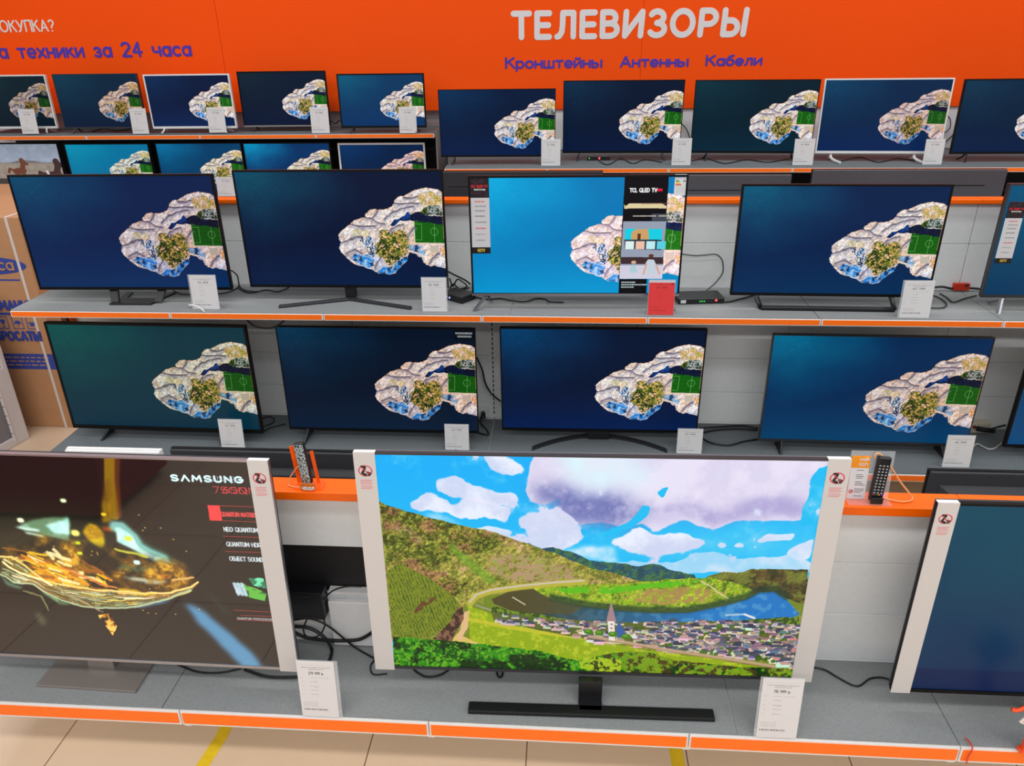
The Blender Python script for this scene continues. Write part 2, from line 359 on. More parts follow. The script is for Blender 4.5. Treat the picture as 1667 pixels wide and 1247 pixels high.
LND={
'mass':'383,1032 373,982 360,917 342,851 357,804 396,800 415,822 428,801 412,766 438,734 468,722 527,716 553,698 591,714 618,687 657,694 681,731 732,719 795,735 859,725 921,740 953,742 954,834 922,897 936,949 958,987 970,1049',
'massd':'345,851 409,880 486,830 549,859 615,782 592,705 540,692 488,717 436,726 409,760 415,814 383,800',
'massd2':'603,768 689,824 791,810 902,840 949,795 945,755 795,741 681,731 631,696',
'massl':'433,996 545,1007 622,939 587,860 485,856 434,907',
'hole1':'626,861 637,875 655,875 653,852 639,828',
'hole2':'571,767 582,802 601,803 597,754 566,704 528,664 489,646 521,691 552,725',
'hole3':'923,714 940,974 963,1000 967,873 961,715 936,709',
'band':'508,655 553,676 618,701 682,709 745,733 796,722 860,716 922,735 959,737 973,565 804,585 674,579 542,615',
'cumA':'515,636 553,676 578,727 618,679 683,687 723,656 739,635 724,617 647,606 582,591 562,616',
'c1':'846,642 863,668 919,689 905,659 880,641',
'c2':'761,633 775,642 782,628 770,617',
'c3':'783,617 801,640 826,619',
'c4':'905,617 928,649 959,666 960,598 932,596',
'hor':'464,520 530,544 609,556 688,565 752,591 792,565 843,578 893,603 930,618 972,573 976,523 809,500 611,505',
'cl1':'158,884 177,895 210,891 228,860 267,849 319,842 334,819 325,797 253,795 227,807 188,819 166,845',
'cl2':'105,789 123,822 150,834 173,813 203,779 227,807 279,801 320,787 315,749 305,729 265,741 226,731 199,733 147,747 121,763',
'cl3':'263,999 301,1000 332,968 358,935 332,906 307,923 281,953',
'cl4':'338,744 357,756 383,751 416,774 448,735 470,662 463,623 410,612 350,623 373,669 360,701 336,717',
'cl5':'134,741 199,722 220,704 172,691 146,715',
'cl6':'232,690 278,709 324,683 315,655 278,665',
'cl7':'430,604 489,618 542,615 557,545 490,562',
'blue':'354,623 384,602 410,609 450,588 490,550 544,541 597,527 626,540 650,529 677,508 717,493 732,453 653,449 586,451 518,471 437,496',
'right':'731,476 782,513 808,509 846,530 898,530 958,527 965,363 893,418 813,422 746,439',
'hill':'30,808 68,772 107,754 133,736 172,696 225,693 278,673 317,647 357,618 410,581 450,548 491,516 545,496 585,469 626,447 546,437 479,440 411,425 343,409 274,388 232,352 203,305 180,227 128,145 41,123 33,265',
'hilld':'40,795 133,736 225,690 317,644 263,574 195,557 139,496 220,427 190,350 124,451 44,521',
'rock1':'64,678 85,693 130,625 136,597 90,637',
'rock2':'276,560 357,578 437,525 478,455 384,429 316,446 262,502',
'vine':'42,477 72,522 138,452 197,341 206,290 180,227 129,151 42,133',
'vined':'93,284 135,362 151,348 119,301 97,268',
'pen':'363,419 411,431 492,441 559,444 626,462 692,474 744,482 797,471 846,430 829,385 777,352 711,325 630,320 548,325 480,336 411,362 384,391',
'pend':'561,370 627,418 720,438 787,412 750,366 656,346',
'peng':'418,416 546,429 652,458 731,470 719,446 613,423 547,399 438,391',
'river':'274,355 315,396 363,416 384,388 411,356 480,330 562,313 631,308 712,313 791,353 835,385 860,419 895,424 921,390 956,318 929,286 875,292 795,272 687,260 550,252 467,259 412,271 356,289 315,302 280,331',
'riverb':'274,355 315,396 363,416 384,388 411,356 480,330 453,289 356,289 315,302 280,331',
'trees':'273,324 329,297 384,285 440,257 550,258 687,263 822,280 954,308 958,257 823,249 551,233 412,240 273,278',
'vill':'273,285 342,282 412,262 522,256 632,262 754,270 889,278 964,258 974,39 888,82 804,98 693,117 608,143 524,153 412,194 342,221 279,248',
'field':'220,321 273,278 356,221 468,166 567,140 637,113 763,89 905,41 976,7 965,-26 211,-13 221,150',
'path':'205,275 223,300 218,213 207,165 256,114 178,132 201,197',
'wall':'136,145 181,242 196,305 210,312 209,259 194,196 178,132',
'hedge':'43,152 157,140 271,121 370,102 470,54 554,101 623,112 695,69 835,46 974,39 965,-33 35,-25',
'hedgey':'469,86 569,60 571,-37 485,-27',
'tower':'535,263 550,264 554,161 540,164',
'spire':'532,260 541,360 554,261',
'nave':'555,233 561,258 579,197 574,178 556,184',
'road':'225,331 239,368 274,394 343,418 411,436 478,449',
'road2':'496,180 566,159 693,117 833,78 918,52',
'road3':'239,322 314,272 412,219 496,183',
'road4':'732,467 760,431 796,383',
'boat':'836,311 858,294',
'boat2':'322,366 349,332',
'x1':'190,599 248,487 275,444',
}
SAM={
'wl':'383,668 428,704 512,731 515,707 502,610 447,629 407,653',
'wlb':'455,679 514,726 506,644 470,644',
'wl2':'393,668 438,655 435,645 403,649 379,664',
'wl3':'396,645 444,629 439,619 404,633',
'str':'623,904 638,905 623,778 622,708 596,706 606,790',
'strd':'640,905 650,906 626,714 623,714',
'cap':'588,682 616,684 615,663 590,659',
'am1':'540,656 564,700 579,691 588,646 586,593 577,571 563,591 547,623',
'wr':'624,685 637,683 658,638 666,592 689,561 719,536 757,517 718,522 677,546 648,584 619,615',
'wrg':'660,651 688,614 730,570 757,515 709,535 667,599',
'teal':'602,479 622,501 675,498 710,508 679,475 617,465',
'wb':'609,434 648,440 682,441 718,430 706,415 662,415 629,422',
'am2':'686,444 712,467 735,462 726,441 702,435',
'am2b':'647,458 681,465 676,447',
'am3':'397,490 420,485 437,465 449,410 432,402 409,435 400,469',
'am4':'465,454 486,449 516,416 487,400 467,384 460,404',
'am5':'515,506 551,475 587,436 582,411 545,429 516,465',
'lb':'387,516 419,505 459,474 443,480 403,490',
'lb2':'450,494 472,520 491,521 487,504 461,485',
'rg':'303,419 320,392 354,367 345,356 310,377',
'gg':'393,349 428,324 441,296 464,284 432,277 409,315',
'bb':'611,293 650,304 687,329 733,349 691,311 637,281',
'yy':'590,377 627,377 653,365 618,358 595,363',
'drip':'524,235 542,244 573,239 565,176 548,122 540,166 526,194',
'gl':'360,219 377,239 389,189 376,158 365,179',
'k1':'318,518 346,520 379,468 414,401 460,383 518,374 588,363 656,362 725,373 772,403 790,432',
'k2':'304,426 333,390 383,377 406,343 439,303 471,284 525,275 578,276 623,284 667,309 723,350 771,389',
'k3':'429,381 448,368 459,326 498,330 550,306',
'k4':'732,434 759,444 781,456',
'k5':'463,327 507,295 531,261',
'k6':'611,575 646,564 681,546',
'k7':'351,345 392,320 400,249',
'k8':'321,491 331,464 360,431 405,407 425,380',
'k9':'459,474 500,450 548,398 590,380',
'beam':'742,310 760,316 799,265 855,158 896,66 917,-1 863,-5 818,97 776,207',
'beam2':'800,410 828,350 859,252 836,286',
'rs':'851,801 879,801 879,731 850,731',
'gr':'874,430 900,432 928,412 955,379 948,342 919,358 879,381',
'gr2':'917,460 953,459 957,406 925,425',
'sams':'776,900 779,940 944,899 946,938',
'q':'871,858 874,886 958,856 960,888',
'l1':'880,800 955,800',
'l2':'878,732 956,731',
'l3':'873,658 956,658',
'l4':'873,586 955,587',
'l5':'867,293 956,291',
'l6':'882,267 956,268',
'l7':'871,244 956,242',
't1':'879,762 956,766',
't2':'879,692 957,694',
't3':'879,622 958,625',
't4':'880,552 957,554',
't5':'872,251 957,256',
'pic':'955,996 956,-10',
}
TCL={
'panel':'718,1002 919,1000 921,129 713,129',
'title':'744,878 743,907 869,877 868,905',
'red':'869,905 894,905 895,883 870,883',
'rib':'720,776 728,761 744,784 894,783 918,760 919,740 893,741 745,742 723,737',
'tabs':'852,697 919,696 922,637 854,637',
'grey':'720,633 922,632 919,129 714,129',
'scr':'731,570 906,567 907,385 733,396',
'scrb':'730,477 906,475 907,385 733,396',
'arch':'761,477 762,538 783,568 839,568 847,479',
'sofa':'714,251 923,250 922,129 716,129',
'dark':'717,324 920,321 923,261 718,261',
'man':'844,172 837,271 848,303 876,300 890,250 888,172',
'head':'858,334 865,334',
'arms':'841,261 830,172',
'arms2':'889,250 906,175',
'boy':'764,182 765,240 779,256 791,240 801,188',
'bhead':'776,277 784,277',
'bot':'713,126 848,126 850,-10 715,-10',
}
# ---- the island picture (transparent sea), shared by most sets
IW, IH = 896, 504
def blur(M, r):
    M = M.astype(np.float32); h, w = M.shape
    for _ in range(2):
        P = np.pad(M, ((r + 1, r), (0, 0)), 'edge').cumsum(0); M = (P[2 * r + 1:] - P[:-2 * r - 1]) / (2 * r + 1)
        P = np.pad(M, ((0, 0), (r + 1, r)), 'edge').cumsum(1); M = (P[:, 2 * r + 1:] - P[:, :-2 * r - 1]) / (2 * r + 1)
    return M
def island_layer():
    p = Pic(IW, IH, .012, 30); q = {k: pp(v) for k, v in ISL.items()}; m = lambda k, w=True: p.mask(q[k], w)
    M = m('out')
    n1 = fbm(IH, IW, 8, 6, .55); n2 = fbm(IH, IW, 60, 4, .7); n3 = fbm(IH, IW, 20, 5, .6); n4 = fbm(IH, IW, 45, 4, .65); n5 = fbm(IH, IW, 110, 2, .7)
    rl = relief(fbm(IH, IW, 16, 5, .62), 1.5)
    base = np.array([210, 202, 198], np.float32) / 255; warm = np.array([214, 176, 150], np.float32) / 255; cool = np.array([176, 182, 206], np.float32) / 255
    t = ss(n1, .40, .62)[..., None]; c = base + t * .7 * (warm - base); low = ss(1 - p.V, .38, .75)[..., None] * ss(n3, .38, .6)[..., None]; c = c + low * .6 * (cool - c)
    p.a[:] = c * (.45 + .60 * rl)[..., None] * (.9 + .2 * n2[..., None])
    p.fill(M, (84, 70, 72), ss(.020 - np.abs(n3 - .5), 0, .012) * .55)
    p.fill(M, (250, 246, 242), ss(n4, .56, .66) * .7)
    vm = ss(blur(M & (p.V > .1), 3), .4, .6)
    g = m('ochre'); p.fill(g, (206, 160, 96), ss(n2, .42, .52) * .8); p.fill(g, (150, 146, 40), ss(n4, .52, .6) * .7); p.fill(g, (240, 214, 186), ss(n5, .6, .7))
    g = m('ochre2'); p.fill(g, (220, 160, 84), ss(n2, .44, .54))
    g = m('town'); p.fill(g, (122, 132, 130), .9); p.fill(g, (206, 208, 204), ss(n5, .5, .58)); p.fill(g, (36, 62, 50), ss(n4, .54, .6) * .9)
    g = m('veg1'); p.fill(g, (22, 52, 28)); p.fill(g, (110, 124, 40), ss(n5, .5, .6))
    c = m('chan'); p.fill(c, (6, 18, 52), .95); p.fill(m('chanb'), (18, 76, 150), ss(n4, .36, .5)); 
    v = ss(blur(m('veg'), 12) + (n4 - .5) * 1.6, .42, .56); p.fill(v, (208, 158, 120), ss(n3, .26, .36) * .85); p.fill(v, (148, 146, 40), ss(n4, .50, .56) * .85); p.fill(v, (206, 176, 84), ss(n2, .53, .58) * .8); p.fill(v, (22, 38, 14), ss(.49 - n2, 0, .04)); p.fill(v, (20, 34, 12), ss(.46 - n3, 0, .06) * .8); p.fill(v, (80, 118, 24), ss(n5, .56, .62)); p.fill(v, (238, 196, 168), ss(n4, .62, .68))
    v = m('vegl'); p.fill(v, (190, 180, 104), ss(n2, .46, .56) * .7)
    v = m('crev'); p.fill(v, (8, 28, 62), ss(.56 - n2, 0, .05)); p.fill(v, (50, 130, 196), ss(n4, .50, .56) * .8); p.fill(v, (224, 228, 232), ss(n5, .55, .62))
    for k in ('blu1', 'blu2', 'blu3'):
        v = m(k); p.fill(v, (30, 132, 214), ss(n4, .36, .48) * (.9 if k != 'blu3' else .45)); p.fill(v, (160, 200, 230), ss(n2, .54, .62) * .8); p.fill(v, (6, 50, 100), ss(.44 - n3, 0, .06) * .8)
    p.fill(m('conc', False), (196, 186, 172))
    p.fill(m('pitchb', False), (220, 204, 188)); g = m('pitch', False); p.fill(g, (22, 100, 14)); p.fill(g & (np.sin(p.V * 160) > 0), (26, 112, 18), .5)
    ln = (140, 196, 130)
    p.line(q['mid'], .004, ln, .8); (cx, cy_), (ex, _) = q['circ']; R = (ex - cx)
    p.line([(cx + R * math.cos(t / 3.0), cy_ + R * IW / IH * math.sin(t / 3.0)) for t in range(20)], .004, ln, .8)
    p.line(q['box'], .004, ln, .8); p.line([(q['pitch'][0][0], q['pitch'][0][1]), (q['pitch'][3][0], q['pitch'][3][1])], .005, ln, .7)
    p.fill(m('chan'), (6, 18, 52), .92); p.fill(m('chanb'), (18, 76, 150), ss(n4, .36, .5) * .9); p.fill(m('chan'), (30, 90, 150), ss(n5, .62, .7) * .5)
    cv = lambda x, y: (.477 + (x - 85) / 1235 * .523, .835 - (y - 150) / 580 * .418)
    for ln_ in (((95, 772), (180, 750), (300, 700), (360, 690)), ((215, 549), (310, 565), (430, 575), (520, 560)), ((400, 455), (520, 490), (560, 520), (640, 540)), ((560, 375), (545, 425), (500, 470)), ((755, 290), (850, 300), (960, 290), (1050, 300)), ((640, 480), (740, 400), (860, 350), (990, 330)), ((150, 900), (260, 860), (340, 900)), ((480, 1090), (520, 1010), (560, 960)), ((700, 620), (790, 560), (850, 540)), ((1130, 1030), (1180, 960), (1250, 900)), ((900, 700), (940, 620), (990, 580)), ((880, 220), (980, 240), (1040, 210))):
        p.line([cv(a, b) for a, b in ln_], .006, (66, 54, 60), .75, .004, True); p.line([(u_, v_ - .012) for u_, v_ in (cv(a, b) for a, b in ln_)], .012, (150, 150, 176), .45, .01, True)
    p.a[~M] = 0
    rim = M.copy(); e = 3
    for dx, dy in ((e, 0), (-e, 0), (0, e), (0, -e)): rim &= np.roll(np.roll(M, dx, 1), dy, 0)
    edge = M & ~rim; p.fill(edge & (p.V > .42), (232, 176, 136), .55)
    p.a[...] = np.clip(p.a, 0, 1.15) ** 1.18 * 1.04
    return p.a.copy(), M
ISLE, IMASK = island_layer()
SEA = fbm(IH, IW, 3, 4); RIP = fbm(IH, IW, 70, 2)
def isle_pic(name, tl, mid, bot, gain=(1, 1, 1), gamma=1.0, post=None, emit=1.0, rough=.30):
    p = Pic(IW, IH); t = [np.array(c, np.float32) / 255 for c in (tl, mid, bot)]; t = [np.clip(c * np.array([.3, 1, .98], np.float32) + np.array([0, .035, 0], np.float32), 0, 1) for c in t]
    d = np.hypot((p.U - .0) * 1.1, (1 - p.V) * .9); kt = np.clip(1.15 - d * 1.7 + (SEA - .5) * .5, 0, 1) ** 1.3
    kb = np.clip(1 - p.V * 2.1 + (SEA - .5) * .4, 0, 1)
    c = t[1] + kb[..., None] * (t[2] - t[1]); c = c + kt[..., None] * (t[0] - c)
    c = c + (ss(RIP, .60, .75) * kt * .03)[..., None] * np.array([.5, 1, 1], np.float32)
    isl = np.clip(ISLE, 0, 1) ** gamma * np.array(gain, np.float32)
    p.a = np.where(IMASK[..., None], isl, c).astype(np.float32)
    if post: post(p)
    return pic_mat(name, p.image(name), emit, rough, .12)

def tcl_overlay(p):
    q = {k: pp(v) for k, v in TCL.items()}; f = lambda k, c, a=1.0: p.fill(p.mask(q[k], False), c, a)
    f('panel', (8, 6, 10)); f('grey', (150, 158, 178)); f('tabs', (66, 72, 84))
    t = q['title']; p.text('TCL QLED TV', t[0][0], t[0][1] , t[1][1] - t[0][1], (235, 235, 235), .3, t[2][0] - t[0][0], 1.6)
    f('red', (220, 30, 60)); f('rib', (222, 206, 160)); 
    for i in range(18): p.rect(.80 + i * .0085, .8055 + i * .0085, .776, .786, (150, 110, 80), .8)
    for x, n in ((.765, 8), (.815, 9), (.885, 10)):
        for i in range(n): p.rect(x + i * .0065, x + .0045 + i * .0065, .672, .682, (215, 205, 190))
    f('scr', (20, 205, 225)); f('scrb', (44, 52, 66)); f('arch', (206, 160, 100))
    a = q['arch']; p.rect(a[0][0] + .03, a[0][0] + .045, a[0][1], a[0][1] + .05, (90, 50, 30))
    b = q['scrb']
    for i, c in enumerate(((220, 240, 240), (236, 190, 170), (190, 235, 240), (90, 205, 225))): p.rect(b[0][0] + .005 + i * .05, b[0][0] + .047 + i * .05, b[0][1] - .085, b[0][1] - .015, c)
    f('dark', (62, 44, 48)); f('sofa', (208, 206, 222)); f('man', (196, 208, 218)); p.line(q['head'], .03, (96, 50, 36)); p.line(q['arms'], .014, (220, 160, 130)); p.line(q['arms2'], .014, (220, 160, 130))
    f('boy', (170, 205, 214)); p.line(q['bhead'], .028, (214, 170, 140)); f('bot', (6, 6, 8))
    for r, n in ((.092, 11), (.070, 20), (.048, 10)):
        for i in range(n): p.rect(.726 + i * .0062, .730 + i * .0062, r, r + .012, (205, 225, 225))
def hisense_overlay(p):
    p.rect(.90, 1, .90, 1, (6, 8, 14), .8)
    for r, n, s in ((.955, 12, .905), (.925, 10, .915)):
        for i in range(n): p.rect(s + i * .0072, s + .005 + i * .0072, r, r + .018, (190, 196, 200), .8)

def landscape():
    w, h = 1536, 864; p = Pic(w, h, .008, 30); q = {k: pp(v) for k, v in LND.items()}
    m = lambda k, wp=True: p.mask(q[k], wp); n1 = fbm(h, w, 5, 6, .6); n2 = fbm(h, w, 50, 5, .7); n3 = fbm(h, w, 16, 6, .6); n4 = fbm(h, w, 100, 3, .7); nc = fbm(h, w, 7, 7, .62)
    V = p.V[..., None]; ALL = np.ones((h, w), bool)
    top = np.array([0, 172, 244], np.float32) / 255
    p.a[:] = top + np.clip((.95 - V) * 1.0, 0, 1) * (np.array([70, 206, 238], np.float32) / 255 - top)
    big = Pic(w, h, .045, 7)
    def cloud(k, rgb, a=1.0, r=14, rag=.5, dark=None):
        A = blur(big.mask(q[k]), r); A = ss(A + (nc - .5) * rag * 1.8, .36, .52) * a
        c = np.array(rgb, np.float32) / 255 * np.ones((h, w, 1), np.float32)
        if dark is not None: c = c + ss(nc, .40, .62)[..., None] * .75 * (np.array(dark, np.float32) / 255 - c)
        p.a[...] = p.a + A[..., None] * (c - p.a)
    def wash(k, rgb, a, r):
        A = blur(big.mask(q[k]), r) * a * (.55 + .9 * ss(nc, .35, .62)); A = np.clip(A, 0, 1)
        p.a[...] = p.a + A[..., None] * (np.array(rgb, np.float32) / 255 - p.a)
    wash('band', (120, 214, 240), .3, 20); cloud('mass', (228, 222, 242), 1, 12, .7, (208, 200, 228)); 
    wash('massd', (112, 118, 180), .85, 26); wash('massd2', (160, 150, 204), .6, 18); wash('massl', (214, 240, 248), .8, 34)
    for k in ('hole1', 'hole2', 'hole3'):
        A = ss(blur(big.mask(q[k]), 4) + (nc - .5) * .8, .40, .62); p.a[...] = p.a + A[..., None] * (np.array([18, 186, 240], np.float32) / 255 - p.a)
    for k in ('cl1', 'cl2', 'cl3', 'cl4', 'cumA'): cloud(k, (236, 236, 250), .96, 13, 1.0, (196, 200, 232))
    for k in ('c1', 'c2', 'c3', 'c4', 'cl6'): cloud(k, (232, 232, 248), .9, 7, .6, (206, 208, 236))
    wsp = ss(nc, .56, .72) * ss(p.V, .60, .70) * .35; p.a[...] = p.a + wsp[..., None] * (np.array([225, 232, 248], np.float32) / 255 - p.a)
    for k in ('cl5', 'cl7'): wash(k, (206, 230, 246), .8, 9)
    cloud('hor', (214, 226, 244), .9, 6, .6, (150, 208, 240))
    rl = relief(fbm(h, w, 14, 6, .62), 1.4)
    und = p.V < .44; p.fill(und & (p.U > .1), (112, 130, 36)); p.fill(und & (p.U > .1), (150, 150, 60), ss(n2, .5, .58) * .7)
    def land(k, c0, layers, shade=.5):
        M = m(k); p.fill(M, c0)
        for n, a, b, c, kk in layers: p.fill(M, c, ss(n, a, b) * kk)
        p.a[M] *= (1 - shade + shade * rl[M])[:, None]
    land('blue', (34, 78, 96), [(n2, .48, .56, (70, 116, 60), .7)]); land('right', (90, 76, 40), [(n2, .48, .55, (50, 54, 26), .8), (n3, .5, .6, (120, 128, 50), .8)])
    land('hill', (152, 142, 62), [(n2, .48, .58, (110, 130, 36), .75), (n3, .42, .34, (190, 148, 116), .85), (n4, .44, .36, (84, 84, 32), .5), (n4, .58, .66, (200, 190, 90), .6)], .6)
    land('hilld', (130, 118, 48), [(n2, .46, .56, (92, 100, 30), .8), (n3, .50, .58, (74, 92, 24), .75), (n4, .54, .64, (168, 166, 66), .7), (n3, .45, .38, (160, 112, 80), .8), (n4, .42, .34, (56, 52, 20), .7)], .75)
    for k in ('rock1', 'rock2'): A = blur(m(k), 6); p.fill(ALL, (188, 146, 124), A * ss(n2, .42, .52) * .85); p.fill(ALL, (140, 156, 70), A * ss(n4, .56, .62) * .8)
    p.line(q['x1'], .016, (110, 160, 40), .6, .01, warp=True)
    vi = m('vine'); p.fill(vi, (126, 136, 36)); st = (np.sin((p.U * 1.5 + p.V * .25) * 560 + n3 * 16) * .5 + .5) * ss(n4, .3, .6); p.fill(vi, (60, 86, 20), st * .9); p.fill(m('vined'), (100, 62, 40), ss(n2, .42, .5))
    land('pen', (140, 172, 34), [(n2, .50, .58, (70, 108, 22), .8), (n4, .56, .64, (196, 190, 70), .7)]); p.fill(m('peng'), (84, 184, 18), ss(n3, .36, .46) * .85); p.fill(m('pend'), (176, 136, 84), ss(n2, .42, .5) * .85); p.line(q['road4'], .006, (220, 196, 164), .9, warp=True)
    rv = m('river', False); p.fill(rv, (26, 116, 190)); gr = np.clip((p.U - .34) * 2.4, 0, 1); p.fill(rv, (54, 58, 36), (1 - gr) * .95); p.fill(rv, (120, 176, 210), ss(fbm(h, w, 40, 2) * .6 + nc * .4, .50, .62) * .4 * gr); p.fill(m('riverb', False), (92, 78, 34), .6)
    p.line([(a, b + .012) for a, b in q['river'][4:14]], .018, (30, 56, 40), .7, .008)
    p.line(q['boat'], .010, (226, 220, 224)); p.line([(q['boat'][0][0] - .04, q['boat'][0][1] - .006), q['boat'][0]], .003, (200, 214, 220), .8, .003); p.line(q['boat2'], .006, (190, 180, 150))
    p.line(q['road'], .022, (186, 176, 60), .9, .004); p.line([(a, b + .006) for a, b in q['road']], .009, (200, 190, 176), .95); p.line(q['road3'], .008, (150, 150, 130))
    fi = m('field'); p.fill(fi, (156, 176, 18)); st = (np.sin((p.U * 1.3 + p.V * 1.1) * 640 + n3 * 10) * .5 + .5); p.fill(fi, (110, 148, 12), st * .7); p.fill(fi, (190, 200, 50), ss(n2, .54, .62) * .7); p.line([(.20, .26), (.30, .22), (.42, .185), (.55, .16), (.62, .15)], .012, (200, 190, 50), .8, .004)
    p.fill(m('trees'), (54, 78, 18)); p.fill(m('trees'), (110, 140, 44), ss(n4, .5, .56))
    vl = m('vill'); p.fill(vl, (86, 96, 44)); p.fill(vl, (96, 104, 44), ss(n4, .5, .56) * .8); rr = random.Random(3); vb = q['vill']
    xs = [a[0] for a in vb]; ys = [a[1] for a in vb]
    pts = sorted([(rr.uniform(min(xs), max(xs)), rr.uniform(min(ys), max(ys))) for _ in range(2600)], key=lambda a: -a[1])
    for x, y in pts:
        if not (0 <= x < 1 and 0 <= y < 1) or not vl[int(y * h), int(x * w)]: continue
        if x < .62 and rr.random() < .6: continue
        if rr.random() < .42: continue
        s = rr.uniform(.005, .011) * (.9 + (.30 - y) * 2.2); a = s * rr.uniform(.7, 1.0); sl = rr.uniform(-.5, .5); f = lambda c: tuple(min(255, v * rr.uniform(.85, 1.1)) for v in c)
        if rr.random() < .16: p.line([(x, y), (x + .001, y)], s * 2.2, f((60, 100, 26)), .9); continue
        wall = f(rr.choice([(222, 212, 208), (206, 184, 170), (212, 196, 160), (190, 180, 184)])); roof = f(rr.choice([(84, 88, 108), (60, 64, 80), (104, 112, 140), (160, 132, 130), (186, 150, 142), (132, 116, 120), (70, 74, 96)]))
        q4 = lambda pts_, c: p.fill(p_mask_small(p, pts_), c)
        k = s * sl * .5
        q4([(x - s, y - a * 1.3), (x + s, y - a * 1.3 + k), (x + s, y + k), (x - s, y)], wall)
        q4([(x - s * 1.1, y), (x + s * 1.1, y + k), (x + s * .7, y + a * 1.5 + k), (x - s * .6, y + a * 1.5)], roof)
        if rr.random() < .5: q4([(x - s * 1.1, y), (x - s * .2, y), (x - s * .62, y + a * 1.4)], wall)
    p.line(q['road2'], .011, (190, 158, 128), .9, .003); p.line([(a, b - .008) for a, b in q['road2']], .004, (150, 110, 80), .8); p.fill(m('tower', False), (230, 220, 212)); p.fill(m('spire', False), (160, 128, 132)); p.fill(m('nave', False), (54, 92, 156))
    t0, t1 = q['tower'][0], q['tower'][2]
    for j in range(3): p.line([((t0[0] + t1[0]) / 2 - .001, t0[1] - .018 - j * .02), ((t0[0] + t1[0]) / 2 + .001, t0[1] - .018 - j * .02)], .006, (90, 80, 90))
    for x, y in ((.49, .205), (.515, .20), (.545, .195), (.575, .185)): p.line([(x, y), (x + .006, y)], .026, (66, 124, 20)); p.line([(x - .001, y + .004), (x + .004, y + .004)], .010, (120, 170, 50), .7)
    p.fill(m('path'), (216, 186, 96), .95); p.fill(m('path'), (222, 180, 140), ss(n3, .46, .54) * .8); p.fill(m('wall'), (130, 92, 70)); p.fill(m('wall'), (64, 42, 32), ss(n2, .48, .54))
    hd = m('hedge'); p.fill(hd, (14, 78, 8)); p.fill(hd, (44, 136, 14), ss(n2, .46, .54)); p.fill(hd, (110, 176, 30), ss(n4, .54, .62) * .9); p.fill(hd, (4, 30, 6), ss(.46 - n3, 0, .05) * .8)
    hy = hd & (p.U > .50); p.fill(hy, (132, 154, 22), ss(n3, .42, .50) * .8 * ss(p.U, .5, .6)); p.fill(hy, (66, 54, 16), ss(.46 - n2, 0, .04) * .9); p.fill(m('hedgey'), (176, 196, 34), ss(n2, .44, .5) * .85)
    return pic_mat('landscape_picture', p.image('landscape_picture'), 1.05, .3, .2)
def p_mask_small(p, poly):
    w, h = p.w, p.h; P = np.array(poly); M = np.zeros((h, w), bool)
    x0 = max(int(P[:, 0].min() * w), 0); x1 = min(int(P[:, 0].max() * w) + 2, w); y0 = max(int(P[:, 1].min() * h), 0); y1 = min(int(P[:, 1].max() * h) + 2, h)
    if x1 <= x0 or y1 <= y0: return (slice(0, 0), slice(0, 0))
    u = p.U[y0:y1, x0:x1]; v = p.V[y0:y1, x0:x1]; m = np.zeros(u.shape, bool)
    for i in range(len(P)):
        (ax, ay), (bx_, by) = P[i], P[(i + 1) % len(P)]
        if ay == by: continue
        m ^= ((ay > v) != (by > v)) & (u < (bx_ - ax) * (v - ay) / (by - ay) + ax)
    yy, xx = np.nonzero(m); return (yy + y0, xx + x0)

